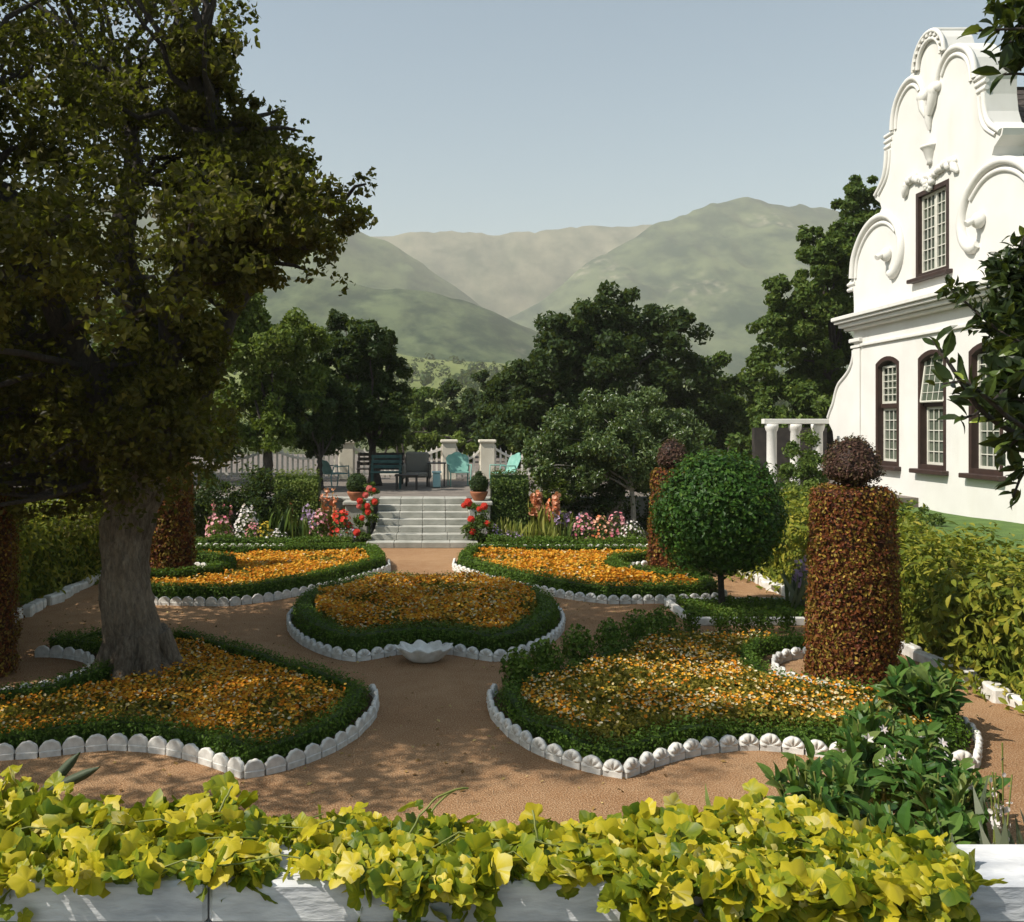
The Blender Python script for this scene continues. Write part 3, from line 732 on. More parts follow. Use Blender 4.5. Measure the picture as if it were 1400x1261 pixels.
column('column_topiary', 4.12, 8.95, 0, .395, .365, 1.86, 'tall rusty clipped column topiary with a mushroom topknot, near right bed', 'column', knob=.25)
column('column_topiary', 4.0, 15.2, 0, .36, .32, 1.72, 'olive clipped column topiary half hidden behind the round standard tree', 'column', knob=.24, dens=1800, leaf=.055)
column('column_topiary', -4.31, 15.0, 0, .38, .36, 1.9, 'red brown clipped column topiary behind the oak trunk', 'column', knob=.24, dens=1800, leaf=.055)
column('column_topiary', -4.62, 9.15, 0, .42, .4, 1.86, 'dark clipped column topiary cut by the left picture edge', 'column', knob=.285, dens=2600)

# round standard tree and its square plot
SX, SY = 3.83, 12.15
t = thing('round_topiary_tree', 'dark green ball shaped standard tree on a thin trunk', 'topiary tree', (SX, SY, 0))
m = M(); tube(m, [(SX+.03, SY, 0), (SX+.02, SY, .3), (SX, SY, .7)], [.05, .042, .04], 10, rough=.1); m.obj('trunk', MAT['barkdark'], t)
m = M(); pr = []
for k in range(0, 19):
    a = math.pi*k/18-math.pi/2; rr = .75*math.cos(a); zz = .79*math.sin(a)
    if zz < -.62: rr *= 1.0; zz = -.62-(abs(zz)-.62)*.45
    pr.append((max(rr, 0), zz))
lathe_leaves(m, pr, (SX, SY, 1.3), 2600, .06, .055, .2, lump=.14, core=.8)
m.obj('crown', MAT['sphere'], t)
struct('bed_soil', sheet(3.28, 5.0, 11.4, 12.55, .03), MAT['soil'])
m = M(); box(m, (3.24, 11.97, .05), (.08, 1.25, .1), bev=.01); box(m, (4.16, 11.36, .05), (1.75, .08, .1), bev=.01); box(m, (4.16, 12.62, .05), (1.75, .08, .1), bev=.01)
tag(m.obj('low_curb', MAT['limewash']), 'low white curb around the square plot under the ball shaped tree', 'curb')
m = M(); n = 5200; q = np.stack([R.uniform(3.32, 4.95, n), R.uniform(11.42, 12.55, n)], 1)
z = (.1+.1*fnoise(np.concatenate([q, q[:, :1]*0], 1), 3, 3, 2))*R.random(n)**.5
scatter(m, DIA, np.concatenate([q, z[:, None]], 1), rdir(n)+np.array([0, 0, .8]), .05*R.uniform(.6, 1.3, n)); tag(m.obj('ground_cover', MAT['box']), 'low green ground cover under the ball shaped tree', 'ground cover', kind='stuff')

# clam shell basin in front of the middle bed
m = M(); nA, nS = 56, 9; V = []
for side in (0, 1):
    for i in range(nS+1):
        s = i/nS
        for k in range(nA):
            a = 2*math.pi*k/nA; fl = math.cos(a*9+math.pi)
            r = (.13+.145*s**.8)*(1+.1*fl*(.35+.65*s))-(.022 if side else 0)
            V.append((math.cos(a)*r*1.08, math.sin(a)*r*.78,  .01+.15*s+.02*fl*s*s+(.025*(1-s) if side else 0)))
n1 = (nS+1)*nA; Fc = []
for i in range(nS):
    for k in range(nA):
        j = (k+1) % nA; q = [i*nA+k, i*nA+j, (i+1)*nA+j, (i+1)*nA+k]; Fc.append(q); Fc.append([x+n1 for x in q[::-1]])
for k in range(nA):
    j = (k+1) % nA; Fc.append([nS*nA+k, nS*nA+j, n1+nS*nA+j, n1+nS*nA+k])
Fc.append([n1+k for k in range(nA)]); Fc.append([k for k in range(nA)][::-1])
m.add(V, Fc, 0, None, True)
tag(m.obj('clam_shell_basin', MAT['limewash'], None, (-.08, 9.62, 0)), 'white fluted clam shell basin on the gravel before the round middle bed', 'basin')

# ---------------------------------------------------------------- steps, retaining walls, border
st = thing('stone_steps', 'wide grey stone steps up to the terrace between red roses', 'steps', (-.19, 18.4, 0))
for k in range(7):
    m = M(); wd = 1.98+.28*(k == 0)+.1*(k == 1)
    d = 2.6-.33*k
    nb = 4
    for b in range(nb):
        x0 = -.19-wd/2+wd*b/nb
        box(m, (x0+wd/nb/2, 18.4+.33*k+d/2+R.normal(0, .003), .12*k+.06), (wd/nb-.006, d, .118), bev=.008)
    m.obj('step', MAT['stone'], st)
for lab, x0, x1 in (('grey stone retaining wall left of the steps', -9.5, -1.3), ('grey stone retaining wall right of the steps', .92, 9.5)):
    m = M(); zc = 0
    for row in range(4):
        x = x0+(row % 2)*.2
        while x < x1-.05:
            w_ = min(R.uniform(.4, .75), x1-x); box(m, (x+w_/2, 20.42+R.normal(0, .008), .1+.2*row), (w_-.012, .36, .19), bev=.012); x += w_
    box(m, ((x0+x1)/2, 20.45, .83), (x1-x0, .46, .07), bev=.01)
    tag(m.obj('retaining_wall', MAT['stone']), lab, 'wall')
for lab, cx_ in (('weathered stone pier left of the steps, under a potted ball shrub', -1.62), ('weathered stone pier right of the steps, under a potted ball shrub', 1.03)):
    m = M(); box(m, (cx_, 19.85, .38), (.46, .5, .76), bev=.015); box(m, (cx_, 19.85, .8), (.56, .6, .08), bev=.015)
    tag(m.obj('stone_pier', MAT['stone']), lab, 'pier')
for lab, cx_, k in (('dark clipped ball shrub in terracotta pot, left of the steps', -1.62, 1.1), ('dark clipped ball shrub in terracotta pot, right of the steps', 1.03, 1.0)):
    t = thing('potted_ball_shrub', lab, 'potted plant', (cx_, 19.85, .84))
    m = M(); lathe(m, [(0, 0), (.11*k, 0), (.13*k, .03), (.18*k, .13), (.195*k, .17), (.195*k, .2), (.17*k, .2), (.16*k, .16), (0, .16)], (cx_, 19.85, .84), 20); m.obj('pot', MAT['terracotta'], t)
    m = M(); pr = [(max(.2*k*math.cos(a), 0), .36+.2*k*math.sin(a)) for a in np.linspace(-1.57, 1.57, 12)]
    lathe_leaves(m, pr, (cx_, 19.85, .84), 2500, .04, .015)
    if k == 1.0: lathe_leaves(m, [(.05, .53), (.075, .58), (.05, .63), (0, .65)], (cx_, 19.85, .84), 2500, .03, .01)
    m.obj('foliage', MAT['dark'], t)
struct('border_soil', sheet(-5.0, -1.4, 18.35, 20.3, .02), MAT['soil']); struct('border_soil', sheet(1.1, 5.0, 18.35, 20.3, .02), MAT['soil'])
hedge('border_hedge', 'low ragged hedge in front of the right flower border', 'hedge', [(1.1, 18.42), (2.4, 18.4), (4.6, 18.5)], .3, .2, 1500, .045, 'box', 'low hedges in front of the flower borders', hn=.25, rough=.025)
hedge('border_hedge', 'low ragged hedge in front of the left flower border', 'hedge', [(-5.4, 18.6), (-3, 18.55), (-1.6, 18.5)], .3, .2, 1500, .045, 'box', 'low hedges in front of the flower borders', hn=.3, rough=.025)
edging('white scallop tiles along the foot of the right flower border', np.array([(.95, 18.1), (2, 18.08), (4.7, 18.15)]), GE)
edging('white scallop tiles along the foot of the left flower border', np.array([(-5.2, 18.25), (-3.4, 18.2), (-2.9, 18.2)]), GE)
hedge('terrace_hedge', 'square clipped green hedge on the terrace edge right of the potted ball', 'hedge', [(1.3, 20.0), (2.1, 20.0)], .5, 1.42, 1300, .055, 'mid', rough=.05, bulge=.1)
hedge('terrace_hedge', 'sunlit loose hedge on the terrace edge below the picket fence, left', 'hedge', [(-3.4, 20.0), (-2.45, 20.0)], .5, 1.4, 1300, .055, 'light', rough=.06, bulge=.14)
def shrub(name, label, blobs, n, size, mat, group=None, tmpl=DIA):
    m = M(); leafcluster_crown(m, blobs, n, size, tmpl, 10, .45); c = np.mean([b[:3] for b in blobs], 0)
    return tag(m.obj(name, MAT[mat]), label, 'shrub', group)
shrub('leafy_shrub', 'pale leafy shrub spreading beside the square hedge on the terrace', pxblobs([(738, 662, 24, 19.9), (760, 672, 26, 19.9), (745, 690, 26, 19.9), (722, 705, 24, 19.9), (765, 705, 24, 19.9)]), 4200, .08, 'light')
shrub('dark_shrub', 'big dark shrub at the left end of the flower border', pxblobs([(350, 690, 42, 19.9), (310, 700, 40, 19.9), (385, 690, 26, 19.8), (330, 665, 34, 20), (280, 690, 40, 19.9), (412, 712, 18, 19.8), (240, 700, 45, 19.9), (365, 715, 26, 19.7)]), 14000, .075, 'dark')
shrub('dark_shrub', 'deep shaded shrub under the citrus tree behind the right border', pxblobs([(800, 690, 32, 20.1), (840, 695, 32, 20.1), (880, 690, 32, 20.1), (780, 680, 26, 20.1), (920, 690, 36, 20.1), (820, 665, 26, 20.2), (860, 660, 26, 20.2)]), 9000, .075, 'dark')

def mound(name, label, x, y, r, h, petal_, nf=60, fs=.05, leafm='mid', group=None, z0=.02):
    r *= 1.3; h *= 1.28; nf = int(nf*1.7)
    t = thing(name, label, 'flowers', (x, y, z0), group)
    m = M(); n = int(420*r/.2); d = rdir(n); d[:, 2] = abs(d[:, 2]); pos = np.array([x, y, z0])+d*np.array([r, r, h])*R.random((n, 1))**.4
    scatter(m, DIA, pos, d+R.normal(size=(n, 3))*.6, .06*R.uniform(.6, 1.3, n)); m.obj('foliage', MAT[leafm], t)
    m = M(); d = rdir(nf); d[:, 2] = abs(d[:, 2])*.9+.15; pos = np.array([x, y, z0])+unit(d)*np.array([r*.95, r*.95, h*1.08])*R.uniform(.85, 1.05, (nf, 1))
    scatter(m, DISC, pos, d+R.normal(size=(nf, 3))*.3+np.array([0, -.3, 0]), fs*R.uniform(.7, 1.3, nf)); o = m.obj('blooms', MAT[petal_], t)
    if nf > 100: o['kind'] = 'stuff'
    return t
def spikes(name, label, x, y, h, petal_, ns=5, spread=.12, nb=16, leafm='iris', z0=.02, fs=.06):
    h *= 1.1
    t = thing(name, label, 'flowers', (x, y, z0))
    m = M(); n = ns*5
    pos = np.array([x, y, z0])+np.stack([R.normal(0, spread, n), R.normal(0, spread, n), np.zeros(n)], 1)
    dr = np.stack([R.normal(0, .22, n), R.normal(0, .22, n), np.ones(n)], 1)
    scatter(m, BLADE, pos, rdir(n)+np.array([0, -1, 0]), h*R.uniform(.55, .85, n), 0, None, dr); m.obj('blades', MAT[leafm], t)
    if petal_:
        for k in range(ns):
            m = M()
            b = np.array([x+R.normal(0, spread*.8), y+R.normal(0, spread*.6), z0]); tp = b+np.array([R.normal(0, .07), R.normal(0, .05), h*R.uniform(.85, 1.15)])
            tube(m, [b, (b+tp)/2, tp], .004, 5, 1); tt = R.uniform(.55, 1, nb)[:, None]; pos = b+(tp-b)*tt+R.normal(0, .025 if fs > .04 else .008, (nb, 3))
            scatter(m, DISC, pos, rdir(nb)+np.array([0, -.8, .1]), fs*R.uniform(.7, 1.2, nb)*(1.25-.5*(tt[:, 0]-.55)/.45))
            m.obj('flower_spike', [MAT[petal_], MAT['stem']], t)
    return t
def bx(px, Y): return (px-CX)*Y/F
for a in [('gladiolus', 'tall coral gladiolus, taller clump of two in the right border', bx(737, 19.6), 19.6, 1.02, 'coral', 5, .09, 22, 'iris', .02, .1),
          ('gladiolus', 'salmon gladiolus right of the taller clump in the right border', bx(760, 19.3), 19.3, .82, 'coral', 5, .09, 26, 'iris', .02, .11),
          ('iris_clump', 'yellow green sword leaves right of the right hand roses', bx(686, 19.1), 19.1, .62, None, 6, .16),
          ('iris_clump', 'yellow green sword leaves left of the tall coral gladiolus', bx(712, 19.0), 19.0, .58, None, 7, .16),
          ('iris_clump', 'sword leaves below the salmon gladiolus in the right border', bx(752, 19.0), 19.0, .5, None, 6, .12),
          ('gladiolus', 'orange gladiolus nearest the steps in the left border', bx(450, 19.7), 19.7, .92, 'coral', 4, .07, 20, 'iris', .02, .08),
          ('gladiolus', 'deep orange gladiolus at the right end of the left border, against the stone wall', bx(476, 20.0), 20.0, .95, 'coral', 2, .04, 14, 'iris', .02, .06),
          ('gladiolus', 'thin red orange gladiolus before the dark shrub in the left border', bx(404, 19.8), 19.8, .8, 'coral', 2, .05, 14, 'iris', .02, .06),
          ('iris_clump', 'tall green sword leaves in the middle of the left border', bx(380, 19.6), 19.6, .85, None, 8, .2, 0, 'mid'),
          ('delphinium', 'lavender flower spikes left of the orange gladiolus', bx(417, 19.3), 19.3, .62, 'lavender', 6, .1, 14, 'mid'),
          ('delphinium', 'lavender flower spikes beside the salmon gladiolus', bx(776, 19.2), 19.2, .55, 'lavender', 6, .12, 12, 'mid'),
          ('gladiolus', 'pink flower spikes at the left end of the left border', bx(300, 19.3), 19.3, .75, 'pink', 4, .12, 10, 'iris')]:
    spikes(*a)
for a in [('phlox', 'pink and white phlox mound at the left end of the left border', bx(300, 19.0), 19.0, .26, .42, 'pink', 60, .06), ('phlox', 'tall white phlox in the left border', bx(337, 19.1), 19.1, .22, .58, 'white', 90, .06),
          ('phlox', 'small pink phlox in front of the white phlox', bx(346, 18.85), 18.85, .14, .34, 'pink', 40, .05), ('golden_flower', 'small yellow flowers right of the white phlox', bx(362, 18.9), 18.9, .16, .34, 'yellow', 50, .05),
          ('phlox', 'pale pink phlox left of the red salvia', bx(436, 19.3), 19.3, .2, .5, 'pink', 60, .05), ('salvia', 'bright red salvia against the grey stone wall', bx(466, 19.4), 19.4, .22, .5, 'red', 36, .08),
          ('silver_flower', 'low white flowers before the tall green sword leaves', bx(378, 18.85), 18.85, .22, .22, 'white', 50, .04), ('silver_flower', 'low grey leaved plant at the right end of the left border', bx(475, 18.8), 18.8, .24, .26, 'lavender', 20, .03, 'greyleaf'),
          ('phlox', 'rose pink phlox right of the lavender spikes, right border', bx(800, 19.2), 19.2, .22, .46, 'pink', 50, .06), ('salvia', 'coral red salvia in the middle of the right border', bx(822, 19.1), 19.1, .2, .44, 'coral', 46, .06),
          ('phlox', 'pink phlox left of the pale trunk, right border', bx(843, 19.1), 19.1, .2, .46, 'pink', 50, .06), ('silver_flower', 'white lilac flowers around the foot of the pale trunk', bx(864, 18.95), 18.95, .24, .34, 'white', 70, .04),
          ('silver_flower', 'low lilac flowers before the sword leaves, right border', bx(700, 18.8), 18.8, .26, .2, 'lavender', 60, .04), ('silver_flower', 'low lilac flowers right of the red roses', bx(676, 18.85), 18.85, .16, .3, 'lavender', 40, .04)]:
    mound(*a)
# roses either side of the steps
for lab, blobs, fl in (('red climbing rose left of the steps', [(503, 690, 13, 19.2), (500, 712, 14, 19.0), (497, 735, 15, 18.8), (506, 668, 10, 19.4)],
                        [(505, 668, 7), (511, 670, 5), (500, 677, 7), (492, 685, 7), (512, 686, 7), (502, 692, 7), (491, 692, 6), (503, 700, 7), (495, 708, 6), (488, 728, 8)]),
                       ('red rose bush right of the steps', [(650, 700, 16, 19.0), (658, 720, 18, 18.8), (645, 725, 14, 18.8), (655, 740, 16, 18.7)],
                        [(640, 687, 9), (634, 691, 6), (662, 692, 8), (644, 710, 8), (666, 716, 7), (646, 726, 8), (655, 696, 6)])):
    px_left = 'left' in lab; bl = pxblobs(blobs); t = thing('rose_bush', lab, 'rose', (bl[-1][0], bl[-1][1], 0))
    m = M(); leafcluster_crown(m, bl, 2600, .06, DIA, 8, .5); tube(m, [(bl[-1][0], bl[-1][1], 0), np.array(bl[0][:3])], .02, 6, 0, .1); m.obj('foliage', MAT['mid'], t)
    for (x, y, r) in fl:
        p = P(x, y, 18.65); rr = r*.62*18.65/F; m = M()
        for ring in range(3):
            n = 6; a = np.arange(n)*2*np.pi/n+ring*.5; s_ = rr*(1-.28*ring)
            pos = p+np.stack([np.cos(a)*s_*.5, np.full(n, -.02-ring*.02), np.sin(a)*s_*.5], 1)
            scatter(m, DISC, pos, np.stack([np.cos(a)*.5, np.full(n, -1.), np.sin(a)*.5+.2], 1), s_*1.2)
        m.obj('bloom', [MAT['rose' if R.random() < .45 and px_left else 'red']], t)

# ---------------------------------------------------------------- fence, furniture on the terrace
FY = 27.6
GP = 'cream gate pillars along the picket fence'
for lab, x, hh in (('cream plaster pillar left of the dark benches', 474, 1.08), ('cream plaster pillar left of the garden gate', 614, 1.1), ('cream plaster pillar right of the garden gate', 666, 1.1), ('cream plaster pillar half hidden by the citrus tree', 752, 1.05)):
    X = bx(x, FY); m = M(); box(m, (X, FY, TZ+hh/2), (.42, .42, hh), bev=.01); box(m, (X, FY, TZ+hh+.045), (.52, .52, .09), bev=.02)
    tag(m.obj('gate_pillar', MAT['pillar']), lab, 'pillar', GP)
def pickets(name, label, cat, x0, x1, h, dip, sp=.15):
    t = thing(name, label, cat, ((x0+x1)/2, FY, TZ), 'swooping cream picket fence panels' if cat == 'fence' else None)
    n = max(3, int((x1-x0)/sp)); m = M(); r = M(); pts = []
    for i in range(n+1):
        s = i/n; X = x0+(x1-x0)*s; hh = h-dip*math.sin(math.pi*s)**1.0
        box(m, (X, FY, TZ+(hh+.05)/2+.03), (.06, .03, hh+.02)); m.add([(X-.022, FY-.015, TZ+hh+.07), (X+.022, FY-.015, TZ+hh+.07), (X, FY-.012, TZ+hh+.14), (X-.022, FY+.015, TZ+hh+.07), (X+.022, FY+.015, TZ+hh+.07), (X, FY+.012, TZ+hh+.14)], [[0, 1, 2], [4, 3, 5], [0, 2, 5, 3], [1, 4, 5, 2]])
        pts.append((X, FY-.035, TZ+hh))
    pts = np.array(pts)
    for k in range(n): r.add([pts[k]+np.array(d) for d in ((0, -.02, -.04), (0, -.02, .04), (0, .018, .04), (0, .018, -.04))]+[pts[k+1]+np.array(d) for d in ((0, -.02, -.04), (0, -.02, .04), (0, .018, .04), (0, .018, -.04))], [[0, 4, 5, 1], [1, 5, 6, 2], [2, 6, 7, 3], [3, 7, 4, 0]])
    box(r, ((x0+x1)/2, FY-.035, TZ+.16), (x1-x0, .036, .07))
    m.obj('pickets', MAT['picket'], t); r.obj('rail', MAT['picket'], t)
for lab, a, b in (('swooping cream picket panel between the dark benches and the gate pillar', 484, 604), ('swooping cream picket panel left of the left pillar', 372, 464), ('swooping cream picket panel right of the gate, behind the square hedge', 677, 743), ('cream picket panel at the far left, seen under the trees', 280, 368)):
    pickets('picket_fence', lab, 'fence', bx(a, FY), bx(b, FY), .92, .3)
pickets('garden_gate', 'cream picket gate with a swooping top between two pillars', 'gate', bx(624, FY), bx(656, FY), .88, .27)

def metal_chair(x, y, rz, label, mat='teal', hb=.52):
    z = TZ; t = thing('garden_chair', label, 'chair', (x, y, z)); t.rotation_euler = (0, 0, rz)
    def put(m, nm, mt=mat): m.obj(nm, MAT[mt], t, (0, 0, 0))
    m = M(); V = []
    for i in range(8):
        s = i/7; wd = .25+.06*math.sin(min(1, s*1.3)*math.pi*.6)-(.16*(s-.75)/.25 if s > .75 else 0)
        for k in range(7):
            u = k/3.-1; V.append((u*wd, .2+.22*s+.05*(1-u*u), .38+hb*s-(.06*u*u if i == 7 else 0)))
    Fc = [[i*7+k, i*7+k+1, i*7+k+8, i*7+k+7] for i in range(7) for k in range(6)]
    m.add(V, Fc, 0, None, True); m.add(np.array(V)+np.array([0, .015, 0]), [f[::-1] for f in Fc], 0, None, True); put(m, 'backrest')
    m = M(); box(m, (0, 0, .37), (.5, .5, .03), bev=.012); put(m, 'seat')
    for s in (-1, 1):
        m = M(); tube(m, [(s*.27, .24, .0), (s*.27, .28, .3), (s*.29, .2, .56), (s*.29, -.24, .57), (s*.27, -.26, .3), (s*.27, -.22, 0.0)], .017, 8); put(m, 'arm_frame')
    return t
metal_chair(bx(628, 24.6), 24.6, .12, 'mint green metal lawn chair facing the steps, left of the potted ball')
metal_chair(bx(688, 24.2), 24.2, -1.15, 'mint green metal lawn chair turned sideways, right of the potted ball')
metal_chair(bx(458, 23.9), 23.9, 2.2, 'blue green metal chair at the left, under the tree by the pillar', 'tealcloth', .4)
# small pale blue chair under the side table, table
t = thing('side_table', 'small dark side table beside the mint green chair', 'table', (bx(597, 24.4), 24.4, TZ))
m = M(); box(m, (0, 0, .62), (.5, .4, .03), bev=.008); m.obj('table_top', MAT['darkwood'], t, (0, 0, 0))
for a in (-1, 1):
    for b in (-1, 1): m = M(); tube(m, [(a*.2, b*.15, 0), (a*.21, b*.16, .61)], .014, 6); m.obj('leg', MAT['darkwood'], t, (0, 0, 0))
t = thing('storage_stool', 'pale blue stool tucked below the small dark side table', 'stool', (bx(597, 24.0), 24.0, TZ))
m = M(); box(m, (0, 0, .4), (.26, .26, .04), bev=.01); m.obj('seat', MAT['blue'], t, (0, 0, 0))
m = M(); box(m, (0, 0, .19), (.2, .2, .38), bev=.02); m.obj('base', MAT['blue'], t, (0, 0, 0))
# wicker armchair
t = thing('wicker_armchair', 'grey wicker armchair between the dark bench and the side table', 'chair', (bx(570, 24.6), 24.6, TZ))
m = M(); box(m, (0, 0, .3), (.62, .6, .14), bev=.04); m.obj('seat', MAT['wicker'], t, (0, 0, 0))
m = M(); box(m, (0, .3, .62), (.64, .1, .56), bev=.05); m.obj('backrest', MAT['wicker'], t, (0, 0, 0))
for s in (-1, 1):
    m = M(); box(m, (s*.34, 0, .4), (.1, .62, .4), bev=.05); m.obj('armrest', MAT['wicker'], t, (0, 0, 0))
    for b in (-.25, .25): m = M(); tube(m, [(s*.28, b, 0), (s*.28, b, .24)], .025, 6); m.obj('leg', MAT['darkwood'], t, (0, 0, 0))
# dark benches and table
def bench(x, y, w_, label, mat, rz=0):
    t = thing('garden_bench', label, 'bench', (x, y, TZ)); t.rotation_euler = (0, 0, rz)
    m = M(); box(m, (0, 0, .42), (w_, .45, .04), bev=.01); m.obj('seat', MAT[mat], t, (0, 0, 0))
    m = M()
    for k in range(3): box(m, (0, .22+.02*k, .55+.13*k), (w_, .03, .09), bev=.01)
    m.obj('backrest', MAT[mat], t, (0, 0, 0))
    for a in (-1, 1):
        m = M(); box(m, (a*(w_/2-.04), -.18, .3), (.05, .05, .6)); box(m, (a*(w_/2-.04), .24, .43), (.05, .05, .86)); box(m, (a*(w_/2-.04), .02, .62), (.05, .48, .04)); m.obj('arm_frame', MAT[mat], t, (0, 0, 0))
bench(bx(520, 25.4), 25.4, 1.3, 'dark wooden bench with a slatted back under the terrace tree', 'darkwood')
bench(bx(528, 23.6), 23.6, .8, 'dark teal slatted bench in front of the dark wooden one', 'tealdark')
t = thing('terrace_table', 'low dark table before the wicker armchair', 'table', (bx(556, 23.3), 23.3, TZ))
m = M(); box(m, (0, 0, .36), (.6, .45, .04), bev=.01); m.obj('table_top', MAT['darkwood'], t, (0, 0, 0))
for a in (-1, 1):
    for b in (-1, 1): m = M(); box(m, (a*.25, b*.18, .17), (.05, .05, .34)); m.obj('leg', MAT['darkwood'], t, (0, 0, 0))
# lean-to poles against the tree
for k, (xa, xb, lab) in enumerate(((514, 537, 'leftmost bare leaning pole of three under the terrace tree'), (548, 540, 'middle bare leaning pole of three under the terrace tree'), (558, 547, 'rightmost bare leaning pole of three under the terrace tree'))):
    m = M(); tube(m, [(bx(xa, 26.3), 26.3, TZ), (bx(xb, 26.5), 26.5, TZ+1.5)], .03, 7, rough=.1); tag(m.obj('leaning_pole', MAT['barkdark']), lab, 'pole', 'bare leaning poles under the terrace tree')

# ---------------------------------------------------------------- hedges of vine along the outer paths
def bank(label, x, y0, y1, mirror=False):
    L = [(x+.55+.1*math.sin(y*1.1), y) for y in np.linspace(y0, y1, 14)]
    if mirror: L = [(-a-.15, b) for a, b in L]
    return hedge('vine_bank', label, 'hedge', L, 1.1, 1.06, 640, .105, 'bankvine', 'vine covered banks along the outer paths', hn=.12, hscale=1.2, rough=.11, bulge=.42, tmpl=OVAL_T, coreshrink=.16, seed=6)
bank('yellow green vine covered bank along the right path below the lawn', 5.3, 4.5, 17.6)
bank('sunlit vine covered bank at the left beyond the oak trunk', 5.3, 5.5, 17.6, True)
m = M(); 
for sgn, lab in ((1, 'rough whitish stone edging at the foot of the right vine bank'), (-1, 'rough whitish stone edging at the foot of the left vine bank')):
    m = M(); y = 5.2
    while y < 17.4:
        l = R.uniform(.16, .34); box(m, (sgn*(5.16+R.normal(0, .02))-(.15 if sgn < 0 else 0), y+l/2, .05), (R.uniform(.1, .16), l-.02, R.uniform(.1, .18)), rz=R.normal(0, .15), bev=.02); y += l
    tag(m.obj('stone_edging', MAT['limewash']), lab, 'edging')
spikes('lavender_bush', 'mauve lavender spilling over the path beyond the ball shaped tree', 5.05, 12.0, .7, 'lavender', 12, .2, 12, 'greyleaf')
shrub('leafy_shrub', 'rounded green shrub before the white pergola', pxblobs([(1102, 612, 27, 20), (1085, 636, 24, 19.8), (1118, 640, 24, 19.8), (1100, 655, 26, 19.6)]), 4200, .08, 'mid')
shrub('leafy_shrub', 'yellow green shrub between the ball shaped tree and the rusty column', pxblobs([(1085, 690, 30, 17.5), (1072, 675, 20, 17.8), (1105, 670, 20, 17.8), (1080, 720, 30, 17)]), 4200, .07, 'light')
shrub('leafy_shrub', 'grey green shrub at the foot of the white house wall', pxblobs([(1235, 700, 16, 17.5), (1262, 706, 15, 17.2), (1218, 712, 14, 17.4), (1285, 712, 10, 17), (1246, 715, 16, 16.8)]), 2400, .06, 'mid')

# ---------------------------------------------------------------- white gabled house
HX, HC = 11.0, 20.15
house = thing('gabled_house', 'white house with an ornate scrolled gable and dark framed windows', 'house', (HX, HC, .6))
halfo = [(4.85, .55), (4.85, 2.0), (4.92, 2.3), (5.25, 2.6), (5.28, 2.72), (5.1, 2.86), (4.95, 2.98), (4.85, 3.15), (4.75, 3.35), (4.58, 3.58), (4.25, 3.7), (3.97, 3.85), (3.8, 4.05), (3.68, 4.32), (3.66, 4.5), (3.66, 5.62), (3.68, 5.9), (3.76, 6.03), (3.97, 6.1), (3.97, 6.22), (3.78, 6.3),
         (3.74, 6.5), (3.65, 6.78), (3.45, 7.1), (3.15, 7.38), (2.85, 7.56), (2.54, 7.66), (2.3, 7.68), (2.2, 7.78), (2.28, 7.93), (2.52, 8.08), (2.56, 8.2), (2.38, 8.28), (2.15, 8.45), (2.05, 8.7), (2.0, 9.06), (2.0, 9.35), (2.02, 9.42), (2.02, 9.5), (1.66, 9.52), (1.65, 9.7), (1.6, 9.95), (1.48, 10.15),
         (1.3, 10.33), (1.05, 10.46), (.78, 10.53), (.62, 10.5), (.6, 10.62), (.52, 10.82), (.37, 11.0), (.19, 11.1), (0, 11.13)]
full = [(u, z) for u, z in halfo]+[(-u, z) for u, z in halfo[::-1][1:]]         # u is along +Y from the centre line
def segarch(u0, u1, z0, z1, rise, n=8):
    p = [(u1, z0), (u1, z1-rise)]
    for k in range(1, n): a = k/n; p.append((u1+(u0-u1)*a, z1-rise+rise*math.sin(math.pi*a)**.8))
    return p+[(u0, z1-rise), (u0, z0)]
wins = [(1.92, 1.12, 1.5, 4.14), (-.05, 1.12, 1.5, 4.14), (-2.0, 1.12, 1.5, 4.14)]
holes = [segarch(c-w_/2, c+w_/2, a, b, .16) for c, w_, a, b in wins]
uw = (-.72, .6, 5.78, 7.72); holes.append([(uw[1], uw[2]), (uw[1], uw[3]), (uw[0], uw[3]), (uw[0], uw[2])])
def fp(u, z, x=0.0): return (HX+x, HC+u, z)
m = M(); loops = [full]+holes
flat = [p for l in loops for p in l]
tri = tessellate_polygon([[Vector((p[0], p[1], 0)) for p in l] for l in loops])
TH = .62
m.add([fp(u, z) for u, z in flat], [list(t_) for t_ in tri]); m.add([fp(u, z, TH) for u, z in flat], [list(t_)[::-1] for t_ in tri])
def rim(m, l, x0, x1, mat=0):
    n = len(l); m.add([fp(u, z, x0) for u, z in l]+[fp(u, z, x1) for u, z in l], [[i, (i+1) % n, n+(i+1) % n, n+i] for i in range(n)], mat)
for l in loops: rim(m, l, 0, TH)
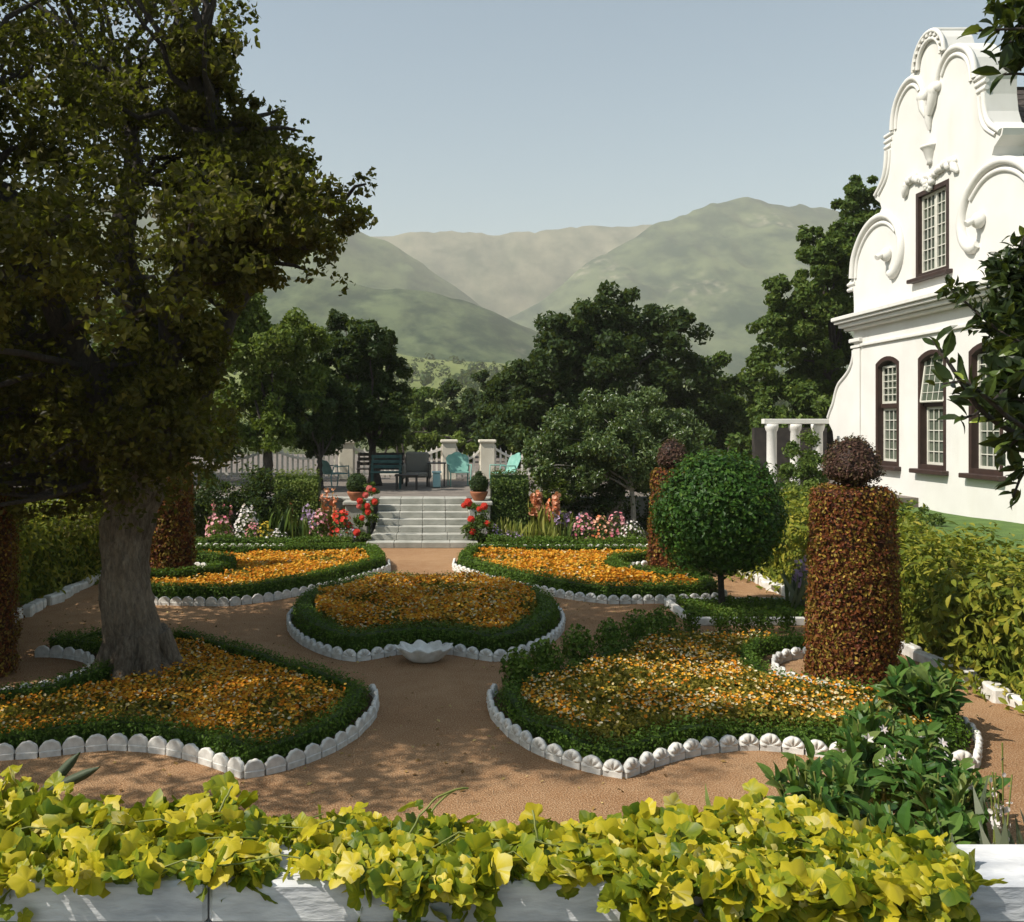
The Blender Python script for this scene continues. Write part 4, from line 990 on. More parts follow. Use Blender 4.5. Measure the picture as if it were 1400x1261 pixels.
# body of the house behind the gable
def wallbox(u0, u1, z0, z1, x0, x1): box(m, (HX+(x0+x1)/2, HC+(u0+u1)/2, (z0+z1)/2), (x1-x0, u1-u0, z1-z0))
wallbox(-3.6, 3.6, .55, 5.35, TH+.003, 14)
m.obj('wall', MAT['stucco'], house)
m = M()
rz_, ru = 9.85, 4.0; ez = 5.3
m.add([fp(ru, ez, TH+.01), fp(0, rz_, TH+.01), fp(-ru, ez, TH+.01), fp(ru, ez, 14.3), fp(0, rz_, 14.3), fp(-ru, ez, 14.3)], [[0, 1, 4, 3], [1, 2, 5, 4], [0, 2, 1], [3, 4, 5], [0, 3, 5, 2]])
for k in range(26):                                        # shingle courses standing proud of the slope
    s = k/26.
    for sg in (-1, 1):
        u = ru*(1-s)*sg; z = ez+(rz_-ez)*s; u2 = ru*(1-s-.05)*sg; z2 = ez+(rz_-ez)*(s+.05)
        m.add([fp(u, z+.05, TH+.02), fp(u2, z2+.015, TH+.02), fp(u2, z2+.015, 14.32), fp(u, z+.05, 14.32), fp(u, z-.01, TH+.02), fp(u, z-.01, 14.32)], [[0, 1, 2, 3], [0, 3, 5, 4]], 0, R.random())
roof = m.obj('roof', MAT['shingle'], house)
# mouldings
def sweep(paths, rad, flatx=.6, name='moulding', mat='trim', x=-.0):
    m = M()
    for pth, r in paths:
        p = smooth_line(np.array(pth), 2); tube(m, [fp(u, z, x) for u, z in p], r, 8)
    return m.obj(name, MAT[mat], house)
def off2(path, d):
    p = smooth_line(np.array(path, float), 2); T = unit(np.gradient(p, axis=0)); return [tuple(q) for q in p+np.stack([-T[:, 1], T[:, 0]], 1)*d]
big = [(3.72, 6.3), (3.66, 6.76), (3.42, 7.1), (3.12, 7.36), (2.8, 7.52), (2.45, 7.6), (2.05, 7.58), (1.7, 7.44), (1.4, 7.2), (1.24, 6.9), (1.2, 6.6), (1.28, 6.32), (1.45, 6.12), (1.62, 6.06), (1.78, 6.12)]
for sg in (1, -1):
    mm = lambda L: [(u*sg, z) for u, z in L]
    n = len(smooth_line(np.array(big), 2)); 
    m = M(); p = smooth_line(np.array(big), 2); tt = np.linspace(0, 1, len(p))
    tube(m, [fp(u*sg, z, -.02) for u, z in p], .085+.05*np.clip((tt-.5)*2, 0, 1)*(tt < .98), 10)
    tube(m, [fp(u*sg, z, -.0) for u, z in off2(big[:9], .17)], .055, 8)
    sphere(m, fp(1.86*sg, 6.58, -.05), (.14, .17, .17), 14); tube(m, [fp(1.86*sg, 6.6, -.1), fp(1.84*sg, 6.5, -.3)], .07, 8)
    m.obj('scroll_moulding', MAT['trim'], house)
    up = [(1.66, 9.5), (1.63, 9.8), (1.5, 10.08), (1.3, 10.27), (1.02, 10.41), (.74, 10.42), (.5, 10.3), (.34, 10.1), (.24, 9.85)]
    m = M(); tube(m, [fp(u*sg, z, -.01) for u, z in smooth_line(np.array(up), 2)], .07, 8); tube(m, [fp(u*sg, z, -.0) for u, z in off2(up[:8], .15)], .05, 8)
    m.obj('arch_moulding', MAT['trim'], house); m = M()
    for zz, l in ((9.46, .42), (9.32, .36), (9.18, .3)): tube(m, [fp(sg*2.03, zz, .01), fp(sg*(2.03-l), zz, .01)], .05, 8)
    m.obj('shelf_moulding', MAT['trim'], house); m = M()
    for zz, l in ((6.16, .4), (6.02, .3)): tube(m, [fp(sg*3.98, zz, .01), fp(sg*(3.98-l), zz, .01)], .055, 8)
    m.obj('shelf_moulding', MAT['trim'], house); m = M()
    co = [(2.0, 9.1), (2.04, 8.72), (2.16, 8.44), (2.4, 8.26), (2.55, 8.16)]
    tube(m, [fp((u-.06)*sg, z, -.005) for u, z in smooth_line(np.array(co), 2)], .06, 8); tube(m, [fp((u-.22)*sg, z-.02, -.002) for u, z in smooth_line(np.array(co), 2)], .045, 8)
    m.obj('neck_moulding', MAT['trim'], house)
    fl = [(3.72, 4.42), (3.72, 4.25), (3.85, 4.02), (4.05, 3.85), (4.3, 3.72), (4.6, 3.58), (4.78, 3.35), (4.92, 3.05), (5.1, 2.87), (5.24, 2.68)]
    m = M(); tube(m, [fp((u-.04)*sg, z, 0) for u, z in smooth_line(np.array(fl), 2)], .05, 8)
    box(m, fp(sg*3.45, 2.5, -.015), (.05, .38, 3.9)); box(m, fp(sg*3.47, 4.5, .0), (.14, .5, .07), bev=.01); box(m, fp(sg*3.47, 4.66, .0), (.2, .58, .1), bev=.015); m.obj('pilaster', MAT['stucco'], house)
m = M()
for z, h, d in ((5.24, .1, .42), (5.15, .075, .36), (5.06, .1, .27), (4.97, .075, .16)): box(m, fp(0, z, -.02), (d*2, 7.5+d*1.4, h-.002), bev=.012)
box(m, fp(0, 4.52, -.0), (.13, 6.4, .07), bev=.01)
m.obj('cornice', MAT['trim'], house)
# crest
m = M()
for r, x0, x1 in ((.62, -.06, .02), (.47, -.04, .02)):
    a = np.linspace(0, np.pi, 19); tube(m, [fp(math.cos(b)*r, 10.48+math.sin(b)*r*1.05, x0) for b in a], .05, 8)
for b in np.linspace(.1, np.pi-.1, 11): box(m, fp(math.cos(b)*.55, 10.48+math.sin(b)*.57, -.06), (.1, .07, .07), bev=.01)
for k in range(3): tube(m, [fp(.2-.2*k, 11.1-.015*(k != 1), -.06), fp(.2-.2*k, 11.1-.015*(k != 1), .66)], .07, 8)
m.obj('crest', MAT['trim'], house)
# relief ornaments: bell drops, urn, garland
m = M()
for sg in (-1, 1):
    sphere(m, fp(.2*sg, 9.78, -.06), (.12, .15, .17), 12); tube(m, [fp(.22*sg, 9.75, -.05), fp(.16*sg, 9.5, -.07), fp(.06*sg, 9.3, -.06)], [.12, .1, .06], 8); sphere(m, fp(.34*sg, 9.82, -.03), (.1, .1, .12), 10)
tube(m, [fp(0, 9.5, -.04), fp(0, 9.2, -.05), fp(0, 8.98, -.03)], [.1, .08, .03], 8); m.obj('bell_relief', MAT['trim'], house)
m = M()
lathe(m, [(0, 8.22), (.08, 8.22), (.07, 8.3), (.1, 8.36), (.15, 8.52), (.19, 8.58), (.21, 8.6), (.21, 8.64), (0, 8.66)], (HX, HC, 0), 16); m.obj('urn_relief', MAT['trim'], house)
m = M(); gp = [(-.95, 7.75+.28), (-.7, 8.08), (-.5, 8.02), (-.28, 7.95), (0, 7.92), (.28, 7.95), (.5, 8.02), (.7, 8.08), (.95, 8.03)]
for k in range(34):
    s = k/33.; u = np.interp(s, np.linspace(0, 1, 9), [g[0] for g in gp]); z = np.interp(s, np.linspace(0, 1, 9), [g[1] for g in gp])
    sphere(m, fp(u+R.normal(0, .02), z+R.normal(0, .04), -.03), R.uniform(.06, .11), 8)
for sg in (-1, 1): tube(m, [fp(.9*sg, 8.05, -.03), fp(1.0*sg, 7.85, -.05), fp(1.08*sg, 7.66+.1, -.03)], [.07, .09, .04], 8)
for k in range(7): sphere(m, fp(R.normal(0, .1), 7.84-.03*k, -.05), .1-.008*k, 8)
m.obj('garland_relief', MAT['trim'], house)
# windows
def ring_ex(m, outer, inner_, x0, x1, mat=0):
    n = len(outer)
    V = [fp(u, z, x) for x in (x0, x1) for l in (outer, inner_) for u, z in l]
    Fc = []
    for i in range(n):
        j = (i+1) % n
        Fc += [[i, j, n+j, n+i], [2*n+i, 3*n+i, 3*n+j, 2*n+j], [i, 2*n+i, 2*n+j, j], [n+i, n+j, 3*n+j, 3*n+i]]
    m.add(V, Fc, mat)
def inset(l, d):
    cu = np.mean([p[0] for p in l]); lo_ = min(p[1] for p in l); hi = max(p[1] for p in l); u0 = min(p[0] for p in l); u1 = max(p[0] for p in l)
    return [(u0+d+(p[0]-u0)*(u1-u0-2*d)/(u1-u0), lo_+d+(p[1]-lo_)*(hi-lo_-2*d)/(hi-lo_)) for p in l]
def sash(par, u0, u1, z0, z1, x, cols, rows, name='sash', fr=.055, tilt=0.0):
    m = M(); o = [(u1, z0), (u1, z1), (u0, z1), (u0, z0)]; ring_ex(m, o, inset(o, fr), x-.02, x+.02)
    a0, a1, b0, b1 = u0+fr, u1-fr, z0+fr, z1-fr
    for k in range(1, cols): box(m, fp(a0+(a1-a0)*k/cols, (b0+b1)/2, x), (.02, .02, b1-b0))
    for k in range(1, rows): box(m, fp((a0+a1)/2, b0+(b1-b0)*k/rows, x), (.018, a1-a0, .02))
    return m.obj(name, MAT['sash'], par, -par.parent.location if False else (0, 0, 0))
for k, (l, (c, w_, z0, z1)) in enumerate(zip(holes[:3], wins)):
    m = M(); ring_ex(m, l, inset(l, .1), -.012, .26)
    box(m, fp(c, 2.94, .12), (.1, w_-.2, .11), bev=.01)
    wo = m.obj('window', MAT['brown'], house); 
    m = M(); box(m, fp(c, z0-.05, -.02), (.3, w_+.2, .1), bev=.015); m.obj('sill', MAT['brown'], wo, (0, 0, 0))
    u0, u1 = c-w_/2+.1, c+w_/2-.1
    if k == 1:      # middle upper sash swings out at the bottom
        m = M(); zt, zb = 4.0, 3.0; xt, xb = .13, .0
        f3 = lambda u, s: (HX+xb+(xt-xb)*s, HC+u, zb+(zt-zb)*s)
        for s in [0, .2, .4, .6, .8, 1]: tube(m, [f3(u0, s), f3(u1, s)], .026 if s in (0, 1) else .009, 6, smooth=False)
        for j in range(5): u = u0+(u1-u0)*j/4; tube(m, [f3(u, 0), f3(u, 1)], .026 if j in (0, 4) else .009, 6, smooth=False)
        m.obj('sash', MAT['sash'], wo, (0, 0, 0))
        m = M(); m.add([(q[0]+.012, q[1], q[2]) for q in (f3(u0, 0), f3(u1, 0), f3(u1, 1), f3(u0, 1))], [[0, 1, 2, 3]]); m.obj('pane', MAT['glass'], wo, (0, 0, 0))
    else: sash(wo, u0, u1, 3.0, 4.02-.1, .13, 4, 5)
    sash(wo, u0, u1, z0+.1, 2.885, .16, 4, 5)
    m = M(); lo2 = inset(l, .1); m.add([fp(u, z, .185) for u, z in lo2], [list(range(len(lo2)))[::-1]]); m.obj('pane', MAT['glass'], wo, (0, 0, 0))
l = holes[3]; m = M(); ring_ex(m, l, inset(l, .1), -.012, .26); wo = m.obj('window', MAT['brown'], house)
m = M(); box(m, fp((uw[0]+uw[1])/2, uw[2]-.04, -.03), (.26, 1.6, .09), bev=.015); m.obj('sill', MAT['brown'], wo, (0, 0, 0))
um = (uw[0]+uw[1])/2
for a, b in ((uw[0]+.1, um), (um, uw[1]-.1)): sash(wo, a, b, uw[2]+.1, uw[3]-.1, .1, 3, 7)
m = M(); m.add([fp(u, z, .13) for u, z in inset(l, .1)], [[3, 2, 1, 0]]); m.obj('pane', MAT['glass'], wo, (0, 0, 0))
# white pergola by the far corner of the house
t = thing('white_pergola', 'white columned pergola at the far corner of the house', 'pergola', (9.2, 24.3, .62))
for x, y in ((bx(1055, 24), 24.0), (bx(1087, 24.6), 24.6), (bx(1118, 24.2), 24.2)):
    m = M(); lathe(m, [(.17, .6), (.17, .7), (.13, .74), (.125, 2.3), (.15, 2.34), (.17, 2.42), (.17, 2.5), (0, 2.5)], (x, y, 0), 16); m.obj('column', MAT['trim'], t)
m = M(); box(m, (9.55, 24.0, 2.57), (1.7, .16, .13), bev=.01); box(m, (9.75, 24.6, 2.572), (1.7, .16, .13), bev=.01); m.obj('beam', MAT['trim'], t)
m = M(); box(m, (9.9, 25.3, 1.5), (2.0, .2, 1.8)); m.obj('back_wall', MAT['darkwood'], t)

# ---------------------------------------------------------------- trees
# the big oak on the left
OB = np.array([-2.93, 9.15, 0.0])
t = thing('oak_tree', 'huge old oak with a thick grey trunk in the near left bed', 'tree', OB)
sil = np.array([(-900, -600), (300, -600), (372, -60), (362, 25), (345, 62), (318, 75), (330, 118), (372, 128), (412, 152), (428, 200), (424, 230), (440, 252), (488, 222), (528, 252), (503, 288), (503, 322), (476, 338), (478, 380), (468, 408), (430, 402), (402, 378), (366, 384), (340, 400), (318, 440), (312, 500), (325, 560), (345, 620), (330, 655), (255, 690), (215, 712), (130, 715), (75, 690), (20, 735), (-120, 760), (-900, 760)], float)
cl = []
while len(cl) < 300:
    q = np.array([-3.5, 9.2, 4.9])+np.array([5.2, 3.5, 4.2])*rdir(1)[0]*R.random()**.38
    if q[1] < 5.9 or (q[1] < 7.3 and q[2] > 4.4): continue
    r = R.uniform(.28, .62); px = CX+q[0]*F/q[1]; py = HY-(q[2]-EYE)*F/q[1]; rp = r*F/q[1]
    ok = all(inside(np.array([(px+rp*.8*math.cos(a), py+rp*.8*math.sin(a))]), sil)[0] for a in np.linspace(0, 6.28, 7)[:-1])
    if not ok: continue
    if py > 430 and q[1] < 8.2 and 90 < px < 260 and py > 600: continue
    cl.append((q[0], q[1], q[2], r))
for (x, y, rr, Y) in [(500, 252, 22, 9.1), (478, 268, 22, 9.0), (462, 300, 26, 9.2), (490, 310, 14, 9.1), (455, 350, 24, 9), (462, 388, 17, 9.2), (412, 180, 22, 9), (400, 220, 26, 9.3), (440, 275, 20, 9.4), (425, 320, 26, 9), (420, 370, 22, 8.8), (330, 20, 26, 9.2), (300, 60, 30, 9), (345, 140, 18, 9), (380, 150, 16, 9.1), (385, 270, 30, 9.2), (380, 340, 28, 9.3), (345, 350, 26, 9)]:
    p = P(x, y, Y); cl.append((p[0], p[1], p[2], rr*Y/F))
edge_ = np.array([(230, 0), (345, 20), (335, 70), (310, 90), (330, 125), (412, 155), (424, 200), (420, 235), (440, 262), (488, 240), (500, 290), (470, 335), (470, 380), (450, 395), (402, 372), (366, 378), (320, 420), (300, 560), (325, 600), (310, 650), (240, 660), (240, 300)], float)
edge_cl = []; q = sample_poly(edge_, 120)
for (x, y) in q:
    r = R.uniform(.2, .36); rp_ = r*F/9.2
    if inside(np.array([(x+rp_*.75, y+rp_*.3), (x+rp_*.5, y-rp_*.6), (x-rp_*.3, y+rp_*.6)]), edge_).all(): edge_cl.append((*P(x, y, R.uniform(8.2, 10.2)), r))
k = 0
while k < 75:  # unseen clusters added left of the view to shade the near path
    q = np.array([-5.6, 6.3, 5.7])+np.array([2.4, 2.2, 2.3])*rdir(1)[0]*R.random()**.38
    r = R.uniform(.35, .62)
    if (q[0]+r)*F/q[1]+CX > -15: continue
    cl.append((q[0], q[1], q[2], r)); k += 1
low = np.array([(-300, 420), (312, 430), (312, 500), (325, 560), (345, 620), (330, 665), (265, 712), (220, 742), (130, 745), (75, 715), (20, 750), (-280, 780)], float)
q = sample_poly(low, 190)
for (x, y) in q:
    Y = R.uniform(7.9, 12.2); r = R.uniform(.26, .46)
    if inside(np.array([(x+r*F/Y*.6, y+r*F/Y*.6), (x+r*F/Y*.6, y-r*F/Y*.4), (x-r*F/Y*.5, y+r*F/Y*.7)]), low).all(): cl.append((*P(x, y, Y), r))
m = M()
tp = np.array([-3.0, 9.3, 2.0])
pts = np.array([OB+np.array([.02, 0, -.03]), OB+np.array([-.02, 0, .12]), OB+np.array([-.06, .02, .35]), OB+np.array([-.12, .02, .8]), OB+np.array([-.17, .05, 1.25]), OB+np.array([-.12, .1, 1.7]), tp])
tube(m, resample(pts, .03), np.interp(np.linspace(0, 1, len(resample(pts, .03))), [0, .06, .17, .4, .7, 1], [.42, .33, .275, .245, .25, .3]), 140, rough=.3, seed=3)
for a in np.linspace(0, 6.28, 8)[:-1]:
    a += R.normal(0, .2); d = np.array([math.cos(a), math.sin(a), 0])
    tube(m, [OB+d*.2+np.array([0, 0, .4]), OB+d*.34+np.array([0, 0, .12]), OB+d*.55+np.array([0, 0, -.02])], [.13, .1, .05], 8, rough=.15)
V = m.v[0]; c0 = np.stack([np.interp(V[:, 2], pts[:, 2], pts[:, 0]), np.interp(V[:, 2], pts[:, 2], pts[:, 1])], 1); dv = V[:, :2]-c0
g = np.abs(fnoise(np.concatenate([unit(dv)*.3, V[:, 2:]*.16], 1)+3, 17, 4, 3)-.47)
V[:, :2] = c0+dv*(1+.55*(g-.1))[:, None]
m.obj('trunk', MAT['bark'], t); m = M()
limbs = []
for dx, dy, dz, r in ((-2.4, -.6, 2.9, .2), (.9, -.5, 3.3, .19), (-.5, 1.2, 4.2, .22), (-1.3, -1.6, 3.4, .17), (1.6, .6, 2.6, .16), (-2.6, 1.2, 2.0, .16), (-3.4, -.4, 4.0, .16)):
    e = tp+np.array([dx, dy, dz]); p = branch_path(tp-np.array([0, 0, .15]), e, 9, .04, .07); tube(m, p, np.linspace(r, r*.35, 9), 10, rough=.12, seed=5); limbs.append(p)
alll = np.concatenate(limbs)
for c in cl[::2]+edge_cl[::2]:
    q = np.array(c[:3]); k = np.argmin(np.linalg.norm(alll-q, axis=1)+(alll[:, 2] > q[2]+.3)*1.5); tube(m, branch_path(alll[k], q, 6, .03, .12), np.linspace(.045, .012, 6), 5)
m.obj('limbs', MAT['barkdark'], t)
m = M(); leafcluster_crown(m, cl, 175000, .072, DIA, 10, .45, .2); leafcluster_crown(m, edge_cl, 50000, .07, DIA, 10, .45, .2); m.obj('crown', MAT['oak'], t)

GT = 'trees around and behind the terrace'
def T_(name, label, base_px, Yb, zb, toppx, r0, L, n, size, leaf, jit=.8, **kw):
    b = np.array([(base_px-CX)*Yb/F, Yb, zb]); tp_ = P(*toppx, Yb)
    return tree(name, label, 'tree', b, tp_, r0, pxblobs(L, jit), n, size, leaf, group=GT, **kw)
T_('evergreen_tree', 'large dark evergreen tree in the middle behind the terrace', 835, 31, TZ, (835, 560), .3,
   [(832, 425, 42, 31), (795, 455, 52, 31), (865, 460, 52, 31), (920, 460, 42, 31), (745, 505, 48, 31), (700, 545, 42, 31), (800, 530, 66, 30.5), (880, 535, 66, 30.5), (940, 520, 44, 31), (690, 585, 48, 31), (955, 590, 52, 31), (900, 600, 66, 30.5), (790, 600, 66, 30.5), (725, 600, 52, 30.5), (830, 495, 60, 30), (770, 480, 36, 31)], 44000, .17, 'dark')
T_('citrus_tree', 'glossy rounded tree with a pale trunk behind the right border', 868, 19.7, .05, (862, 650), .06,
   [(880, 562, 42, 20.4), (825, 572, 42, 20.3), (775, 600, 40, 20.2), (930, 590, 42, 20.4), (850, 615, 52, 20), (795, 640, 40, 20.1), (905, 635, 44, 20.2), (742, 615, 26, 20.3), (760, 645, 26, 20.2), (845, 645, 34, 20), (945, 630, 34, 20.5), (815, 625, 40, 19.9), (880, 640, 36, 19.9), (740, 640, 24, 20)], 24000, .085, 'citrus', .3, barkm='barkpale', tmpl=OVAL_T, ptop=.8)
T_('leafy_tree', 'mid green tree between the dark evergreen and the house trees', 1000, 34, TZ, (1000, 600), .2,
   [(985, 520, 36, 34), (1010, 545, 36, 34), (1000, 590, 44, 33), (975, 570, 36, 33), (1035, 600, 36, 33)], 9000, .17, 'mid')
T_('tall_tree', 'tall sunlit evergreen tree rising beside the white house', 1130, 28.5, .6, (1140, 480), .3,
   [(1183, 258, 24, 29), (1165, 285, 30, 29), (1192, 295, 30, 29), (1190, 325, 36, 29), (1160, 330, 34, 28.5), (1112, 325, 20, 28), (1140, 350, 30, 28.5), (1128, 365, 36, 28), (1172, 375, 42, 28.5), (1075, 405, 30, 27.5), (1105, 425, 46, 28), (1150, 435, 46, 28.5), (1058, 450, 28, 27.5), (1095, 490, 52, 28), (1140, 505, 46, 28.5), (1062, 510, 36, 27.5), (1070, 555, 44, 27.5), (1115, 555, 44, 28), (1045, 590, 40, 27)], 36000, .15, 'mid')
T_('dark_tree', 'dark spreading tree over the left end of the terrace benches', 511, 24.8, TZ, (511, 605), .17,
   [(508, 465, 32, 25), (532, 500, 26, 25), (480, 495, 42, 24.8), (525, 545, 36, 24.8), (490, 555, 46, 24.6), (520, 585, 32, 24.6), (540, 570, 22, 24.8), (455, 480, 28, 25), (462, 440, 18, 27.5)], 19000, .13, 'dark')
T_('dark_tree', 'dark small tree before the left pillar of the picket fence', 437, 23.2, TZ, (437, 625), .1,
   [(440, 590, 34, 23.5), (415, 565, 36, 23.5), (455, 560, 34, 23.8), (440, 530, 34, 24), (470, 585, 22, 23.5), (425, 610, 20, 23.2)], 10000, .11, 'dark')
T_('light_tree', 'light green feathery tree left of the terrace behind the oak', 365, 22.6, TZ, (365, 600), .16,
   [(335, 425, 40, 22.6), (375, 450, 44, 22.6), (350, 500, 50, 22.6), (405, 510, 46, 22.6), (330, 560, 50, 22.6), (390, 560, 42, 22.5), (415, 465, 32, 22.6), (322, 470, 44, 22.8), (360, 590, 36, 22.4), (330, 395, 22, 22.6)], 20000, .12, 'light')
T_('broad_tree', 'wide green tree filling the left background beyond the oak', 150, 27, TZ, (150, 600), .35,
   [(250, 560, 70, 26), (170, 600, 80, 26), (80, 600, 80, 26), (0, 600, 90, 26), (260, 480, 70, 27), (-80, 560, 90, 27), (100, 510, 90, 27), (200, 430, 70, 28), (10, 480, 90, 28), (270, 620, 60, 25), (-120, 640, 80, 26), (120, 660, 60, 25), (30, 660, 60, 25)], 26000, .17, 'mid')
GB = 'distant trees beyond the picket fence'
for nm, lab, L, n, leaf in (('distant_tree', 'small distant tree above the picket fence, left of the gate', [(580, 548, 26, 46), (565, 575, 30, 46), (600, 580, 28, 45)], 4500, 'mid'), ('distant_tree', 'small distant tree straight above the garden gate', [(625, 548, 28, 48), (615, 585, 30, 46), (645, 580, 30, 46)], 4500, 'dark'),
                            ('distant_tree', 'dark distant tree above the gate, touching the big evergreen', [(665, 535, 30, 47), (655, 570, 32, 46), (690, 565, 32, 46), (675, 595, 30, 45)], 5000, 'dark'),
                            ('distant_tree', 'low far bush row behind the picket fence', [(540, 600, 24, 40), (575, 608, 22, 40), (610, 612, 20, 40), (640, 610, 22, 40), (690, 606, 24, 40), (720, 600, 30, 40)], 6000, 'light')):
    bl = pxblobs(L, .5); tree(nm, lab, 'tree', (np.mean([b[0] for b in bl]), np.mean([b[1] for b in bl]), TZ), (np.mean([b[0] for b in bl]), np.mean([b[1] for b in bl]), np.mean([b[2] for b in bl])), .18, bl, n, .2, leaf, group=GB)
m = M(); xs = R.uniform(-45, 60, 260)
for x in xs:
    y = R.uniform(56, 85); r = R.uniform(1.2, 2.2); d = rdir(150); scatter(m, DIA, np.array([x, y, TZ+r*.75])+d*np.array([r, r, r*.95])*R.random((150, 1))**.4, d+R.normal(size=(150, 3))*.5, .38*R.uniform(.6, 1.3, 150))
tag(m.obj('far_wood', MAT['dark']), 'dark far wood closing the garden below the hills', 'wood', kind='stuff')

# magnolia at the right picture edge
MB = np.array([4.15, 5.3, .4])
t = thing('magnolia_tree', 'dark large leaved magnolia reaching in from the right edge before the house', 'tree', MB)
m = M(); tube(m, [MB, MB+np.array([-.05, 0, 1.2]), MB+np.array([.05, .05, 2.6]), MB+np.array([-.02, .1, 4.2])], [.13, .11, .09, .05], 10, rough=.12)
ml = M(); tips = []
def mag(path, Y, r=.016, every=.1, ls=.15, dens=3, start=.25):
    p = smooth_line(np.array([P(x, y, Y+dy) for x, y, dy in path]), 2); tube(m, p, np.linspace(r, r*.4, len(p)), 6)
    q = resample(p, every/dens/1.7); q = q[int(len(q)*start):]; n = len(q)
    T = unit(np.gradient(p, axis=0)).mean(0)
    dr = unit(rdir(n)*.85+T*.5); scatter(ml, OVAL_T, q+R.normal(0, .012, (n, 3)), rdir(n)*.7+np.array([0, 0, .7]), ls*R.uniform(.6, 1.15, n), 0, np.clip(R.normal(.4, .25, n), 0, 1), dr)
mag([(1560, 640, .3), (1480, 620, .2), (1400, 600, .1), (1340, 565, 0), (1300, 500, -.05), (1276, 465, 0)], 4.7, .02, .16, .13, 3, .42)
mag([(1500, 610, .1), (1400, 590, .1), (1345, 540, 0), (1318, 520, -.05), (1290, 525, 0)], 4.6, .015, .13, .13, 3, .4)
mag([(1560, 500, .2), (1470, 470, .1), (1400, 500, 0), (1350, 560, 0), (1310, 575, 0)], 4.8, .015, .12, .13, 3, .3)
mag([(1560, 560, .2), (1450, 520, .1), (1390, 470, 0), (1350, 440, .1), (1300, 396, .15)], 5.0, .015, .1, .075, 5, .45)
for pth in ([(1560, 500, .2), (1460, 440, .1), (1400, 400, 0), (1370, 350, 0)], [(1560, 480, .3), (1450, 420, .2), (1395, 350, .1), (1400, 320, .1)], [(1550, 470, .1), (1440, 450, 0), (1375, 430, .2), (1355, 380, .2)], [(1550, 450, .4), (1460, 420, .3), (1420, 390, .3), (1385, 375, .3)], [(1540, 520, .2), (1440, 480, .1), (1390, 440, .1), (1362, 420, .1)]):
    mag(pth, 5.1, .012, .075, .08, 7, .3)
for pth in ([(1560, 560, 0), (1450, 600, .1), (1400, 640, .1), (1385, 680, .1)], [(1560, 520, 0), (1470, 540, .1), (1420, 550, .1), (1375, 545, .1)], [(1530, 560, .1), (1430, 570, .1), (1390, 600, .1), (1372, 620, .1)], [(1530, 480, .1), (1430, 490, .1), (1390, 520, .1), (1365, 500, .1)], [(1530, 470, .1), (1430, 480, .1), (1400, 470, .1), (1380, 460, .1)]):
    mag(pth, 4.8, .014, .11, .13, 4, .4)
for pth in ([(1560, 150, 0), (1480, 80, 0), (1420, 40, 0), (1370, 40, 0), (1338, 42, 0)], [(1560, 150, .1), (1470, 100, .1), (1410, 70, .1), (1365, 85, .1)], [(1540, 120, .1), (1450, 60, .1), (1400, 20, .1), (1360, 5, .1)], [(1560, 160, .2), (1460, 120, .1), (1400, 100, .1), (1372, 102, .1)], [(1520, 40, .1), (1440, 20, .1), (1400, 30, .1), (1380, 60, 0)]):
    mag(pth, 4.9, .014, .12, .14, 4, .35)
leafcluster_crown(ml, pxblobs([(1388, 385, 36, 5.1), (1372, 435, 30, 5.1), (1405, 450, 50, 5.2), (1398, 350, 24, 5.2), (1298, 394, 9, 5.0), (1322, 398, 11, 5.0), (1372, 375, 14, 5.1), (1412, 410, 40, 5.2)], .05), 1500, .075, OVAL_T, 12, .5)
leafcluster_crown(ml, pxblobs([(1395, 545, 34, 4.9), (1405, 600, 30, 4.9), (1350, 530, 18, 4.8), (1375, 500, 22, 4.9), (1410, 500, 40, 5.0), (1398, 20, 34, 5), (1420, 60, 34, 5)], .05), 330, .13, OVAL_T, 10, .5)
m.obj('trunk', MAT['barkdark'], t); ml.obj('crown', MAT['magnolia'], t)

# ---------------------------------------------------------------- near right corner plants
def broad(name, label, px, py, Y, h, r, n, ls, mat='broad', fl=None, nf=0, z0=0.0):
    x = bx(px, Y); t = thing(name, label, 'plant', (x, Y, z0)); m = M(); ms = M()
    for k in range(max(8, int(n/2.4))):
        a = R.uniform(0, 6.28); e = np.array([x+math.cos(a)*r*R.uniform(.2, .9), Y+math.sin(a)*r*R.uniform(.2, .9), z0+h*R.uniform(.6, 1)])
        b = np.array([x+math.cos(a)*r*.2, Y+math.sin(a)*r*.2, z0]); tube(ms, branch_path(b, e, 5, 0, .06), np.linspace(.012, .006, 5), 5)
        k2 = 10; tt = R.uniform(.25, 1, k2)[:, None]; pos = b+(e-b)*tt; dr = rdir(k2)+unit(e-b)*.7+np.array([0, 0, .1])
        scatter(m, OVAL_T, pos, rdir(k2)*.4+np.array([0, -.3, 1]), ls*R.uniform(.6, 1.2, k2), 0, None, dr)
    m.obj('leaves', MAT[mat], t); ms.obj('stems', MAT['stem'], t)
    if fl:
        pos = np.array([x, Y, z0])+np.stack([R.normal(0, r*.5, nf), R.normal(0, r*.4, nf), h*R.uniform(.6, 1.0, nf)], 1)
        for p in pos:
            m = M(); ax = unit(np.array([R.normal(0, .4), -1, .5+R.normal(0, .3)])); e1 = unit(np.cross(ax, [0, 0, 1.])); e2 = np.cross(ax, e1); aa = np.arange(6)*math.pi/3+R.random()
            scatter(m, OVAL_T, np.repeat(p[None], 6, 0), np.repeat(ax[None], 6, 0), R.uniform(.03, .042), 0, None, np.cos(aa)[:, None]*e1+np.sin(aa)[:, None]*e2+ax*.45); m.obj('bloom', MAT[fl], t)
broad('broad_leaved_plant', 'tall sunlit broad leaved plant at the right corner of the near right bed', 1265, 975, 7.4, .5, .36, 150, .17)
broad('broad_leaved_plant', 'small leaved green plant over the front edging of the near right bed', 1190, 1000, 7.0, .32, .26, 100, .1)
